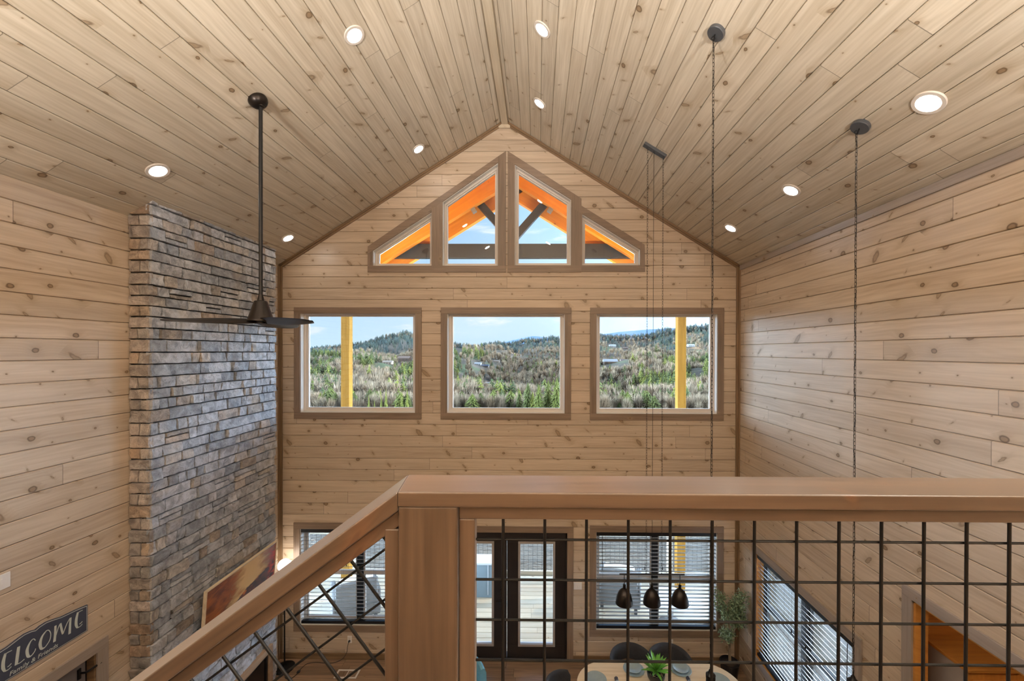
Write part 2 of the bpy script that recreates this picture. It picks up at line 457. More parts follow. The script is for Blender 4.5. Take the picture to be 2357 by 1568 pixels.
outl = [[(XL - e, -.1), (AX, -.1), (AX, AZ + .08), (XL - e, zl(XL - e) + .08)], [(AX, -.1), (XR + e, -.1), (XR + e, zr(XR + e) + .08), (AX, AZ + .08)]]
struct(planks('wall_back', outl, holes, lambda s, t, d: (s, D + d, t), M['wall'], t0=T0, back=.17), 'honey pine plank wall holding the big windows')

LDOOR = (2.93, 3.812, 0., 2.11)     # y0,y1,z0,z1 in the left wall
struct(planks('wall_left', [[(YB, -.1), (D + e, -.1), (D + e, ZL + .06), (YB, ZL + .06)]], [rect(LDOOR[0], LDOOR[1], -.2, LDOOR[3])],
              lambda s, t, d: (XL - d, s, t), M['wall'], t0=T0), 'pale pine plank wall behind the stone chimney')
RW = (4.15, 6.02, .52, 2.03)        # window in the right wall
RO = (1.7, 3.514, 0., 2.845)        # opening in the right wall
struct(planks('wall_right', [[(YB, -.1), (D + e, -.1), (D + e, ZR + .06), (YB, ZR + .06)]], [rect(*RW), rect(RO[0], RO[1], -.2, RO[3])],
              lambda s, t, d: (XR + d, s, t), M['wall'], t0=T0 + .012, back=.10), 'pale pine plank wall at the dining side')
outf = [[(XL - e, -.1), (AX, -.1), (AX, AZ + .08), (XL - e, zl(XL - e) + .08)], [(AX, -.1), (XR + e, -.1), (XR + e, zr(XR + e) + .08), (AX, AZ + .08)]]
struct(planks('wall_front', outf, [], lambda s, t, d: (s, YB - d, t), M['wall'], t0=T0), 'pine plank wall behind the loft')
# ceilings: t measured down the slope from the ridge
def cl(s_, t, d):
    k = math.hypot(1, SL); return (AX - t / k - d * SL / k, s_, AZ - t * SL / k + d / k)
def cr(s_, t, d):
    k = math.hypot(1, SR); return (AX + t / k + d * SR / k, s_, AZ - t * SR / k + d / k)
lL = (AX - XL) * math.hypot(1, SL) + .12; lR = (XR - AX) * math.hypot(1, SR) + .12
struct(planks('ceiling_left', [[(YB - .1, 0), (D + .1, 0), (D + .1, lL), (YB - .1, lL)]], [], cl, M['ceil'], t0=-.03, back=.12), 'pale knotty pine ceiling slope on the chimney side')
struct(planks('ceiling_right', [[(YB - .1, 0), (D + .1, 0), (D + .1, lR), (YB - .1, lR)]], [], cr, M['ceil'], t0=-.06, back=.12), 'pale knotty pine ceiling slope on the dining side')
# weather-tight outer roof and floor
mb = MB(); k = math.hypot(1, SL); kr = math.hypot(1, SR)
mb.prism([(0, 0), (lL + .55, 0), (lL + .55, D - YB + 2.35), (0, D - YB + 2.35)], lambda a, b, d: cl(YB - .2 + b, a, d), .13, .25)
mb.prism([(0, 0), (lR + .55, 0), (lR + .55, D - YB + 2.35), (0, D - YB + 2.35)], lambda a, b, d: cr(YB - .2 + b, a, d), .13, .25)
mb.prism([(-.05, -.05), (.05, -.05), (.05, .3), (-.05, .3)], lambda a, b, d: (AX + a, d, AZ + .1 + b * .3), YB - .2, D + .2)
struct(mb.build('roof', M['blackm']), 'outer roof over the room')
mb = MB()
mb.quad([(XL - .1, YB, 0), (XR + .1, YB, 0), (XR + .1, D + .1, 0), (XL - .1, D + .1, 0)], [(XL, YB), (XR, YB), (XR, D), (XL, D)])
mb.quad([(XL - .1, YB, -.1), (XL - .1, D + .1, -.1), (XR + .1, D + .1, -.1), (XR + .1, YB, -.1)])
struct(mb.build('floor', M['floor']), 'brown plank floor of the lower room')

# ------------------------------------------------------------------ trim
def trimset(i, mbs, mat, label, bevel=.003):
    return struct(mbs.build('trim_%d' % i, mat, bevel=bevel), label)
fnB = lambda s, t, d: (s, D + d, t)
mb = MB()
for (x0, sgn, S, ze, xe) in ((AX, -1, SL, ZL, XL), (AX, 1, SR, ZR, XR)):
    ang = Vector((xe - AX, 0, ze - AZ)).normalized(); nrm = Vector((ang.z, 0, -ang.x)) * (1 if sgn > 0 else -1)
    if nrm.z > 0: nrm = -nrm
    for w_, d_ in ((.032, .034), (.058, .018)):
        p0 = Vector((AX, D - d_ / 2, AZ)) + nrm * w_ / 2; p1 = Vector((xe, D - d_ / 2, ze)) + nrm * w_ / 2
        mb.beam(p0, p1, (0, 1, 0), d_, w_)
trimset(1, mb, M['trimdark'], 'dark trim along the gable slopes')
mb = MB(); mb.box(XL, XL + .055, D - .02, D, 0, ZL - .02); mb.box(XL, XL + .022, D - .045, D - .02, 0, ZL - .02)
trimset(2, mb, M['trimdark'], 'dark corner trim beside the chimney')
mb = MB(); mb.box(XR - .055, XR, D - .02, D, 0, ZR - .02); mb.box(XR - .02, XR, D - .045, D - .02, 0, ZR - .02)
trimset(3, mb, M['trimdark'], 'dark corner trim beside the dining window')
mb = MB(); mb.box(XR - .018, XR, YB, D - .02, ZR - .075, ZR + .0)
trimset(4, mb, M['trimgrey'], 'grey strip where ceiling meets the dining side wall')
mb = MB(); mb.box(AX - .05, AX + .05, YB, D - .012, AZ - .075, AZ - .02)
mb.box(AX - .10, AX + .085, D - .02, D, AZ - .125, AZ - .062)
trimset(5, mb, M['ridge'], 'flat ridge board along the ceiling peak')
mb = MB(); mb.box(XL + .06, DOOR[0] - .09, D - .018, D, 0, .10); mb.box(DOOR[1] + .09, XR - .06, D - .018, D, 0, .10)
struct(mb.build('baseboard_back', M['trimdark'], bevel=.003), 'low board along the window wall')

# ------------------------------------------------------------------ windows
def ring(mb, o, i, fn, d0, d1):
    for p in subtract([ccw(o)], i): mb.prism(ccw(p), fn, d0, d1)
def rect_window(idx, x0, x1, z0, z1, fn, label, mull=False, case=.093, jd=.085, fw=(.062, .03, .062), sill=False, casecol='trim', frcol='vinyl', jbcol='jamb'):
    """fn(s,t,d): s along the wall, t up, d into the wall"""
    root = sempty('window_%d' % idx, fn((x0 + x1) / 2, z0, 0), label)
    mb = MB(); c = case; r = .008
    a0, a1, b0, b1 = x0 + r, x1 - r, z0 + r, z1 - r
    for q, ud in (([(x0 - c, z1 - r), (x1 + c, z1 - r), (x1 + c, z1 + c), (x0 - c, z1 + c)], 0), ([(x0 - c, z0 - c), (x1 + c, z0 - c), (x1 + c, z0 + r), (x0 - c, z0 + r)], 0),
                  ([(x0 - c, z0 + r), (a0, z0 + r), (a0, z1 - r), (x0 - c, z1 - r)], 1), ([(a1, z0 + r), (x1 + c, z0 + r), (x1 + c, z1 - r), (a1, z1 - r)], 1)):
        mb.prism(q, fn, -.02, 0, udir=ud)
    if sill: mb.prism(rect(x0 - .02, x1 + .02, z0 - .012, z0 + .012), fn, -.045, .05)
    mb.build('casing', M[casecol], root, bevel=.003)
    mb = MB(); ring(mb, rect(x0, x1, z0, z1), rect(x0 + .014, x1 - .014, z0 + .014, z1 - .014), fn, 0., .17)
    mb.build('jamb', M[jbcol], root)
    xs = [x0, x1]
    if mull: xs = [x0, (x0 + x1) / 2, x1]
    mb = MB(); gm = MB()
    for a, b in zip(xs[:-1], xs[1:]):
        o = rect(a + .014, b - .014, z0 + .014, z1 - .014); m1 = rect(a + .014 + fw[0] * .55, b - .014 - fw[0] * .55, z0 + .014 + fw[2] * .55, z1 - .014 - fw[1] * .55)
        m2 = rect(a + .014 + fw[0], b - .014 - fw[0], z0 + .014 + fw[2], z1 - .014 - fw[1])
        ring(mb, o, m1, fn, jd, .16); ring(mb, m1, m2, fn, jd + .018, .15)
        if mull:
            zm = (z0 + z1) / 2 + .02
            mb.prism(rect(m2[0][0], m2[1][0], zm - .03, zm + .03), fn, jd + .012, .15)
        gm.prism(m2, fn, jd + .04, jd + .046)
    mb.build('window_frame', M[frcol], root, bevel=.002)
    if mull:
        mm = MB(); xm = (x0 + x1) / 2; mm.prism(rect(xm - .05, xm + .05, z0 + .014, z1 - .014), fn, jd - .012, .17); mm.build('mullion', M['trimdark'] if False else M['blackm'], root)
    gm.build('pane', M['glass'], root)
    return root
for i, ((a, b), lb) in enumerate(zip(upper, ('upper picture window nearest the chimney', 'middle upper picture window', 'upper picture window nearest the dining side wall'))):
    rect_window(i + 1, a, b, UZ0, UZ1, fnB, lb)

def gable_window(idx, outer, opens, label):
    root = sempty('window_%d' % idx, (opens[0][0][0], D, 6.28), label)
    mb = MB()
    for o in outer:
        qs = [ccw(o)]
        for h in opens: qs = subtract(qs, inset(h, .006))
        for p in qs:
            p = ccw(p); ys = [a[1] for a in p]; xs = [a[0] for a in p]
            mb.prism(p, fnB, -.02, 0, udir=1 if (max(ys) - min(ys)) > (max(xs) - min(xs)) else 0)
    mb.build('casing', M['trim'], root)
    jm = MB(); fr = MB(); gm = MB()
    for h in opens:
        h = ccw(h); i1 = inset(h, .014); i2 = inset(h, .042); i3 = inset(h, .064)
        ring(jm, h, i1, fnB, 0, .17); ring(fr, i1, i2, fnB, .085, .16); ring(fr, i2, i3, fnB, .105, .15); gm.prism(i3, fnB, .125, .131)
    jm.build('jamb', M['jamb'], root); fr.build('window_frame', M['vinyl'], root, bevel=.002); gm.build('pane', M['glass'], root)
gable_window(4, [[(-2.712, 6.19), (-.512, 6.19), (-.515, 8.105), (-2.708, 6.60)]], [GL_S, GL_B], 'sloped gable window pair on the chimney side of the peak')
gable_window(5, [[(-.484, 6.19), (.682, 6.19), (.682, 7.352), (-.484, 8.105)], [(.682, 6.20), (1.688, 6.20), (1.68, 6.622), (.682, 7.24)]], [GR_B, GR_S], 'sloped gable window pair on the dining side of the peak')
rect_window(6, *lower[0], fnB, 'lower double window beside the chimney', mull=True, jd=.10)
rect_window(7, *lower[1], fnB, 'lower double window behind the dining table', mull=True, jd=.10)
fnR = lambda s, t, d: (XR + d, s, t)
rect_window(8, *RW, fnR, 'double window in the dining side wall', mull=True, jd=.10, casecol='trimgrey', frcol='blackm', jbcol='pantrys')

# french door ---------------------------------------------------------------
dr = sempty('door_1', ((DOOR[0] + DOOR[1]) / 2, D, 0), 'black double glass door to the deck')
mb = MB(); c = .093
mb.box(DOOR[0] - c, DOOR[0] + .006, D - .02, D, 0, DOOR[3]); mb.box(DOOR[1] - .006, DOOR[1] + c, D - .02, D, 0, DOOR[3]); mb.box(DOOR[0] - c, DOOR[1] + c, D - .021, D, DOOR[3] - .006, DOOR[3] + c)
mb.build('casing', M['trim'], dr, bevel=.003)
mb = MB(); mb.box(DOOR[0], DOOR[0] + .03, D, D + .17, 0, DOOR[3]); mb.box(DOOR[1] - .03, DOOR[1], D, D + .17, 0, DOOR[3]); mb.box(DOOR[0], DOOR[1], D, D + .17, DOOR[3] - .10, DOOR[3]); mb.box(DOOR[0], DOOR[1], D, D + .17, 0, .03)
mb.build('door_frame', M['doorblack'], dr, bevel=.002)
xm = -.487; y0, y1 = D + .03, D + .075
for sd, (a, b, g0, g1) in (('l', (DOOR[0] + .03, xm - .004, -1.225, -.715)), ('r', (xm + .004, DOOR[1] - .03, -.285, .262))):
    mb = MB(); ring(mb, rect(a, b, .03, 1.955), rect(g0, g1, .235, 1.875), fnB, .03, .075)
    lf = mb.build('door_leaf', M['doorblack'], dr, bevel=.002)
    gm = MB(); gm.prism(rect(g0, g1, .235, 1.875), fnB, .05, .056); gm.build('pane', M['glass'], lf)
    fm = MB(); ring(fm, rect(g0 - .022, g1 + .022, .213, 1.897), rect(g0 + .014, g1 - .014, .249, 1.861), fnB, .018, .088); fm.build('pane_frame', M['paneframe'], lf, bevel=.002)
    if sd == 'l':
        hm = MB(); hx = xm - .07
        hm.lathe([(.028, 0), (.028, .012), (.012, .016), (.012, .05)], (hx, D + .03, .96), (0, -1, 0), 20); hm.tube([(hx, D - .012, .96), (hx - .04, D - .018, .962), (hx - .10, D - .012, .955)], [.011, .010, .008])
        hm.build('door_handle', M['bronze'], lf)
        hm = MB(); hm.lathe([(.030, 0), (.030, .014), (.016, .02), (.016, .03)], (hx, D + .03, 1.13), (0, -1, 0), 20); hm.build('deadbolt', M['bronze'], lf)

# door in the left wall -------------------------------------------------------
dl = sempty('door_2', (XL, 3.37, 0), 'dark grey door in the chimney side wall')
fnL = lambda s, t, d: (XL - d, s, t)
mb = MB(); a, b, _, z1 = LDOOR
for q, ud in ((rect(a - c, b + c, z1 - .006, z1 + c), 0), (rect(a - c, a + .006, 0, z1 - .006), 1), (rect(b - .006, b + c, 0, z1 - .006), 1)): mb.prism(q, fnL, -.02, 0, udir=ud)
mb.build('casing', M['trimgrey'], dl, bevel=.003)
mb = MB()
for q in (rect(a, a + .02, 0, z1), rect(b - .02, b, 0, z1), rect(a, b, z1 - .02, z1)): mb.prism(q, fnL, 0, .15)
mb.build('door_frame', M['trimdark'], dl)
mb = MB(); mb.prism(rect(a + .024, b - .045, .01, z1 - .024), fnL, .055, .10); lf = mb.build('door_leaf', M['doorgrey'], dl, bevel=.003)
mb = MB()
for q in (rect(a + .12, b - .15, 1.15, z1 - .15), rect(a + .12, b - .15, .15, 1.0)): mb.prism(q, fnL, .047, .056)
mb.build('door_panel', M['doorgrey'], lf, bevel=.004)
mb = MB(); mb.prism(rect(b - .045, b - .02, .01, z1 - .024), fnL, .07, .10); mb.build('gap_strip', M['blackm'], dl)  # black strip standing in for the dark gap beside the leaf
mb = MB(); hy = b - .125
mb.lathe([(.028, 0), (.028, .012), (.012, .016), (.012, .05)], (XL - .055, hy, 1.02), (1, 0, 0), 20); mb.tube([(XL - .006, hy, 1.02), (XL - .002, hy - .05, 1.02), (XL - .006, hy - .11, 1.015)], [.011, .010, .008])
mb.build('door_handle', M['black'], lf)
mb = MB(); mb.lathe([(.03, 0), (.03, .014), (.015, .02), (.015, .03)], (XL - .055, hy, 1.85), (1, 0, 0), 20); mb.build('deadbolt', M['black'], lf)
mb = MB(); mb.tube([(XL - .055, b - .10, 1.98), (XL + .0, b - .085, 1.98), (XL + .012, b + .03, 1.985)], .010); mb.tube([(XL - .056, b - .10, 1.93), (XL - .056, b - .10, 2.02)], .016)
mb.build('door_latch', M['black'], dl)
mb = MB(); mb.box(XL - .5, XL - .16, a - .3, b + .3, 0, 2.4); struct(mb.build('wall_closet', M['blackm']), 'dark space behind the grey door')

# opening to the pantry in the right wall ------------------------------------
op = sempty('trim_6', (XR, 3.0, 0), 'grey framed opening in the dining side wall')
mb = MB(); a, b, _, z1 = RO; c = .095
for q, ud in ((rect(a - c, b + c, z1 - .0, z1 + c), 0), (rect(b - .0, b + c, 0, z1), 1), (rect(a - c, a, 0, z1), 1)): mb.prism(q, fnR, -.02, 0, udir=ud)
mb.build('casing', M['trimgrey'], op, bevel=.003)
mb = MB()
for q in (rect(b - .02, b, 0, z1), rect(a, a + .02, 0, z1), rect(a, b, z1 - .02, z1)): mb.prism(q, fnR, -.001, .105)
mb.build('jamb', M['pantrys'], op)
PX1, PY1, PY0, PZ = 5.6, 3.80, 1.2, 3.3
struct(planks('wall_pantry', [[(XR + .105, 0), (PX1, 0), (PX1, PZ), (XR + .105, PZ)]], [], lambda s, t, d: (s, PY1 + d, t), M['pantry'], t0=T0), 'amber pine wall beyond the framed opening')
mb = MB(); mb.box(PX1, PX1 + .1, PY0, PY1 + .2, 0, PZ); mb.box(XR + .105, PX1, PY0 - .1, PY0, 0, PZ); mb.box(XR + .105, PX1 + .1, PY0 - .1, PY1 + .2, PZ, PZ + .1); mb.box(XR + .105, PX1, PY0, PY1, -.1, 0)
mb.box(XR + .102, XR + .108, PY0, RO[0], 0, PZ); mb.box(XR + .102, XR + .108, RO[1], PY1, 0, PZ); mb.box(XR + .102, XR + .108, RO[0], RO[1], RO[3], PZ)
struct(mb.build('wall_alcove', M['pantry']), 'amber pine sides of the alcove')
cb = thing('pantry_cabinet', (4.1, 3.6, 0), 'amber wooden cabinet with a grey side seen through the framed opening', 'cabinet')
mb = MB(); mb.box(3.515, 5.0, 3.40, 3.79, 0.02, 2.335); mb.build('body', M['pantrys'], cb)
mb = MB(); mb.box(3.49, 5.03, 3.375, 3.797, 2.335, 2.362); mb.build('top', M['pantrys'], cb, bevel=.004)
mb = MB(); mb.box(3.498, 3.514, 3.40, 3.79, 0.02, 2.334); mb.build('side_panel', M['greypanel'], cb, label='flat grey side panel')
for i in range(2):
    x0 = 3.55 + i * .72
    mb = MB(); mb.box(x0, x0 + .70, 3.38, 3.399, .1, 2.27); d_ = mb.build('door', M['pantrys'], cb, bevel=.003)
    mb = MB(); ring(mb, rect(x0 + .0, x0 + .70, .1, 2.27), rect(x0 + .07, x0 + .63, .17, 2.20), lambda s, t, d: (s, 3.38 + d, t), -.012, 0); mb.build('door_rail', M['pantrys'], d_, bevel=.002)

# ------------------------------------------------------------------ chimney (ledge stone)
XC = -3.935; CY0, CY1 = 4.135, 6.13
def stone_block(mb, s0, s1, t0_, t1_, fn, rise, colr, nx=None):
    """pillowy rough block on a face: fn(s,t,d) d>0 out of the wall"""
    def cuts(a, b, st):
        q = max(2, int((b - a - .012) / st)); return [a] + [a + .006 + (b - a - .012) * i / q for i in range(q + 1)] + [b]
    XS = cuts(s0, s1, .024); YS = cuts(t0_, t1_, .020); n = len(XS) - 1; m = len(YS) - 1; base = len(mb.v); mb.curcol = colr
    sd = random.random() * 100; tx, ty = random.uniform(-.12, .12), random.uniform(-.14, .14)
    for j in range(m + 1):
        for i in range(n + 1):
            x = XS[i]; y = YS[j]
            ed = min(x - s0, s1 - x, y - t0_, t1_ - y)
            k = min(1, ed / .006); k = math.sqrt(max(0, 1 - (1 - k) ** 2))
            nz = mnoise.noise(Vector((x * 14 + sd, y * 14, sd))) * .009 + abs(mnoise.noise(Vector((x * 34, y * 34 + sd, 1)))) * .008
            d = (rise + tx * (x - (s0 + s1) / 2) * .5 + ty * (y - (t0_ + t1_) / 2) + nz) * k - .026 * (1 - k)
            jx = mnoise.noise(Vector((x * 20, y * 20, sd + 5))) * .004; jy = mnoise.noise(Vector((x * 20 + 9, y * 20, sd))) * .004
            mb.v.append(tuple(fn(x + jx, y + jy, d)))
    for j in range(m):
        for i in range(n):
            A = base + j * (n + 1) + i; mb.face((A, A + 1, A + n + 2, A + n + 1), None, True)
def stone_col():
    r = random.random(); g = random.uniform(.75, 1.12)
    if r < .55: c = (.66, .68, .72)
    elif r < .80: c = (.52, .56, .62)
    elif r < .93: c = (.66, .61, .555)
    else: c = (.55, .47, .40)
    return (c[0] * g, c[1] * g, c[2] * g, 1)
fire_hole = (5.02, 5.975, -.1, .655)
mb = MB(); mb.usecol = True
fF = lambda s, t, d: (XC + d, s, t); fS = lambda s, t, d: (s, CY0 - d, t)
z = 0.; row = 0
ztop = zl(XC) + .03
while z < ztop:
    h = random.uniform(.104, .134); z1 = min(z + h, ztop + .05); gap = .005
    # return side (faces the camera): one long or two short stones
    cc = stone_col(); cc = (cc[0] * .9, cc[1] * .76, cc[2] * .64, 1)  # darker brown tint: this side's warm light and shadow put into the colour
    a, b = XL, XC + .012
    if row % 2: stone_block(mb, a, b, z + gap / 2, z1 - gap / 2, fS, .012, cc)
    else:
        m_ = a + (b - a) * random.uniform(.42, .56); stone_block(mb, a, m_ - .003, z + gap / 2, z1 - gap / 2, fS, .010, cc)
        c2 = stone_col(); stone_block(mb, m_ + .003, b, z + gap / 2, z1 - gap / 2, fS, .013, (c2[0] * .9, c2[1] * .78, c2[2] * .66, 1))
    y = CY0 - .012; first = True
    while y < CY1 - .02:
        w_ = (random.uniform(.16, .26) if row % 2 else random.uniform(.08, .15)) if first else random.choice((random.uniform(.09, .16), random.uniform(.16, .30), random.uniform(.22, .42)))
        y2 = y + w_
        if y2 > CY1 - .10: y2 = CY1 + random.uniform(-.012, .012)
        first = False
        inh = (y2 > fire_hole[0] and y < fire_hole[1] and z < fire_hole[3])
        if not inh or True:
            if w_ > .2 and random.random() < .10:
                zm = (z + z1) / 2 + random.uniform(-.012, .012)
                stone_block(mb, y + gap / 2, y2 - gap / 2, z + gap / 2, zm - gap / 2, fF, random.uniform(.008, .024), stone_col())
                stone_block(mb, y + gap / 2, y2 - gap / 2, zm + gap / 2, z1 - gap / 2, fF, random.uniform(.008, .024), stone_col())
            else:
                stone_block(mb, y + gap / 2, y2 - gap / 2, z + gap / 2, z1 - gap / 2, fF, random.uniform(.003, .030), stone_col())
        y = y2
    # far return
    stone_block(mb, XL, XC + .006, z + gap / 2, z1 - gap / 2, lambda s, t, d: (XC + XL - s + .0, CY1 + d - .006, t), .008, stone_col())
    z = z1; row += 1
ch = mb.build('stone_chimney', M['stone'])
tag(ch, 'tall grey stacked stone chimney rising to the pine ceiling', 'chimney')
mb = MB(); mb.prism([(XL - .01, 0), (XC - .012, 0), (XC - .012, zl(XC) + .02), (XL - .01, zl(XL) + .02)], lambda s, t, d: (s, d, t), CY0 + .012, CY1 - .014)
mb.build('core', M['mortar'], ch)
fp = thing('fireplace_insert', (XC, 5.5, 0), 'black firebox with pale wooden surround at the foot of the stone chimney', 'fireplace')
fX = lambda s, t, d: (XC + .05 - d, s, t)
mb = MB(); ring(mb, rect(fire_hole[0], fire_hole[1], 0, fire_hole[3]), rect(fire_hole[0] + .085, fire_hole[1] - .085, 0, fire_hole[3] - .085), fX, -.02, .06); mb.build('surround', M['firetrim'], fp, bevel=.003)
mb = MB(); mb.prism(rect(fire_hole[0] + .085, fire_hole[1] - .085, 0.0, fire_hole[3] - .085), fX, .012, .03); mb.build('firebox', M['firebox'], fp)
mb = MB(); ring(mb, rect(fire_hole[0] + .09, fire_hole[1] - .09, 0.005, fire_hole[3] - .09), rect(fire_hole[0] + .125, fire_hole[1] - .125, .035, fire_hole[3] - .125), fX, .0, .012); mb.build('firebox_frame', M['black'], fp)

# picture leaning on the chimney ------------------------------------------------
def painting():
    s = N('autumn_landscape_print'); uv = s.n('UVMap', uv_map='UVMap'); u, v, _ = s.sep(uv.outputs[0])
    n1 = s.noise(s.xyz(s.mul(u, 3.), s.mul(v, 4.)), 1., 5, .6); n2 = s.noise(s.xyz(s.mul(u, 11.), s.mul(v, 11.)), 1., 5, .65)
    cl = s.noise(s.xyz(s.mul(u, 4.), s.mul(v, 7.)), 1., 6, .65, .8)
    sky = s.mix(s.ramp(cl, .35, .65), (.42, .13, .035), (.16, .055, .028))
    sky = s.mix(s.ramp(s.add(s.sub(1., s.mul(s.m_('ABSOLUTE', s.sub(u, .60)), 2.6)), s.mul(s.sub(cl, .5), 1.3)), .15, .8), sky, (.86, .60, .27))
    ridge = s.add(s.mul(u, .42), s.add(.28, s.mul(s.sub(n1, .5), .25)))
    hill = s.ramp(s.sub(v, ridge), -.02, .015, 1., 0.)
    c = s.mix(hill, sky, s.mix(s.ramp(n2, .35, .65), (.045, .022, .018), (.16, .05, .025)))
    rim = s.mul(s.ramp(s.m_('ABSOLUTE', s.sub(v, s.sub(ridge, .03))), .0, .05, 1., 0.), s.ramp(n2, .5, .62))
    c = s.mix(s.mul(rim, .8), c, (.75, .20, .03))
    red = s.mul(s.ramp(u, .86, .93), s.ramp(s.add(s.sub(.95, v), s.mul(n2, .2)), .06, .2)); c = s.mix(s.mul(red, s.ramp(n2, .4, .6)), c, (.6, .06, .03))
    low = s.ramp(s.add(v, s.mul(n2, .18)), .12, .32, 1., 0.); c = s.mix(s.mul(low, .75), c, (.09, .018, .010))
    s.bsdf(c, .35, .4, **{'Coat Weight': .08, 'Coat Roughness': .06}); return s.m
M['paint'] = painting()
pc = thing('landscape_picture', (XC + .07, 5.35, 1.41), 'thin framed autumn landscape picture tilted forward on the stone chimney', 'picture')
b0 = Vector((XC + .045, 4.685, 1.43)); up_ = Vector((.055, 0, .735)).normalized(); al = Vector((0, 1, 0)); PH, PW = .737, 1.29; nr = al.cross(up_).normalized()
if nr.x < 0: nr = -nr
fP = lambda s, t, d: tuple(b0 + al * s + up_ * t + nr * d)
mb = MB(); ring(mb, rect(0, PW, 0, PH), rect(.016, PW - .016, .016, PH - .016), fP, .0, .036); mb.build('frame', M['table'], pc, bevel=.002)
mb = MB(); mb.quad([fP(.016, .016, .028), fP(PW - .016, .016, .028), fP(PW - .016, PH - .016, .028), fP(.016, PH - .016, .028)], [(0, 0), (1, 0), (1, 1), (0, 1)]); mb.build('canvas', M['paint'], pc)
mb = MB(); mb.prism(rect(.01, PW - .01, .01, PH - .01), fP, .005, .02); mb.build('backing', M['blackm'], pc)
mb = MB(); mb.obox((XC + .028, 5.33, 1.80), ((1, 0, 0), (0, 1, 0), (0, 0, 1)), (.03, .14, .10)); mb.build('wall_bracket', M['black'], pc)

# ------------------------------------------------------------------ recessed lights
def cnorm(side):
    return Vector((SL, 0, -1)).normalized() if side == 'L' else Vector((-SR, 0, -1)).normalized()
def on_ceil(x, y, side): return Vector((x, y, zl(x) if side == 'L' else zr(x)))
LIGHTS = [(-1.704, 3.803, 'L', 'recessed ceiling light high on the chimney side slope, above the fan'),
          (.036, 4.256, 'R', 'recessed ceiling light just off the ridge, nearer the loft'),
          (.014, 5.542, 'R', 'recessed ceiling light just off the ridge, close to the window wall'),
          (-1.724, 5.922, 'L', 'recessed ceiling light halfway up the chimney side slope by the window wall'),
          (-3.607, 3.876, 'L', 'recessed ceiling light low on the chimney side slope above the plank wall'),
          (-3.679, 6.034, 'L', 'recessed ceiling light above the far end of the stone chimney'),
          (2.640, 4.35, 'R', 'middle of three recessed lights along the dining side eave'),
          (2.634, 5.685, 'R', 'recessed light in the dining side slope closest to the window wall'),
          (2.639, 2.83, 'R', 'largest looking recessed light beside the pendant canopy on the dining side')]
for x, y, sd, lb in LIGHTS:
    p = on_ceil(x, y, sd); n = cnorm(sd)
    t = thing('recessed_light', p, lb, 'ceiling light', 'recessed ceiling lights')
    mb = MB(); mb.lathe([(.098, -.002), (.098, .004), (.094, .010), (.072, .010), (.0635, .003), (.0635, -.004)], p, n, 40); mb.build('trim_ring', M['lamptrim'], t)
    mb = MB(); mb.lathe([(.063, .002), (.058, .009), (.042, .013), (.02, .0155), (.0, .016)], p, n, 40); mb.build('lens', M['lens'], t)

# ------------------------------------------------------------------ ceiling fan
FX, FY = -2.585, 3.82; FZ = zl(FX)
fan = thing('ceiling_fan', (FX, FY, FZ), 'black ceiling fan hanging on a long rod before the stone chimney', 'ceiling fan')
mb = MB(); n = cnorm('L'); cp = Vector((FX - .03, FY, zl(FX - .03)))
mb.lathe([(.082, -.005), (.084, .012), (.080, .03), (.066, .052), (.045, .068), (.024, .075), (.0, .076)], cp, (n + Vector((0, 0, -.25))).normalized(), 36)
mb.lathe([(.040, 0), (.040, .012), (.032, .014), (.032, .03), (.022, .036)], (FX, FY, FZ - .055), (0, 0, -1), 28); mb.build('canopy', M['bronze'], fan)
mb = MB(); mb.tube([(FX, FY, FZ - .06), (FX, FY, 5.37)], .0165, 14); mb.build('downrod', M['black'], fan)
mb = MB(); mb.lathe([(.018, .42 - .0), (.030, .365), (.052, .36), (.056, .352), (.106, .19), (.110, .184), (.110, .172), (.05, .168), (.0, .168)], (FX, FY, 5.04), (0, 0, 1), 40); mb.build('motor_housing', M['bronze'], fan)
mb = MB(); mb.lathe([(.05, .0), (.05, .02), (.0, .03)], (FX, FY, 5.21), (0, 0, -1), 24); mb.build('hub', M['black'], fan)
for an in (-24, 216, 96):
    mb = MB(); a = math.radians(an); ex_ = Vector((math.cos(a), math.sin(a), 0)); ey = Vector((-math.sin(a), math.cos(a), 0)); nb = len(mb.v); K = 16
    secs = []
    for i in range(K + 1):
        f = i / K; r_ = .035 + f * .665; cw = .056 + .034 * math.sin(PI * min(1, f * 1.05)) ** .8 * (1 - .25 * f); cw *= (1 if f < .9 else math.sqrt(max(.05, 1 - ((f - .9) / .1) ** 2)))
        tw = math.radians(-(24 - 9 * f)); ring_ = []
        for q in range(10):
            th = 2 * PI * q / 10; yy = math.cos(th) * cw; zz = math.sin(th) * .0055
            p = Vector((FX, FY, 5.212 - .018 * f)) + ex_ * r_ + ey * (yy * math.cos(tw) - zz * math.sin(tw)) + Vector((0, 0, yy * math.sin(tw) + zz * math.cos(tw)))
            mb.v.append(tuple(p))
    for i in range(K):
        for q in range(10):
            A = nb + i * 10; q2 = (q + 1) % 10; mb.face((A + q, A + q2, A + 10 + q2, A + 10 + q), None, True)
    mb.face([nb + q for q in range(10)][::-1]); mb.face([nb + K * 10 + q for q in range(10)])
    mb.build('fan_blade', M['bronze'], fan)

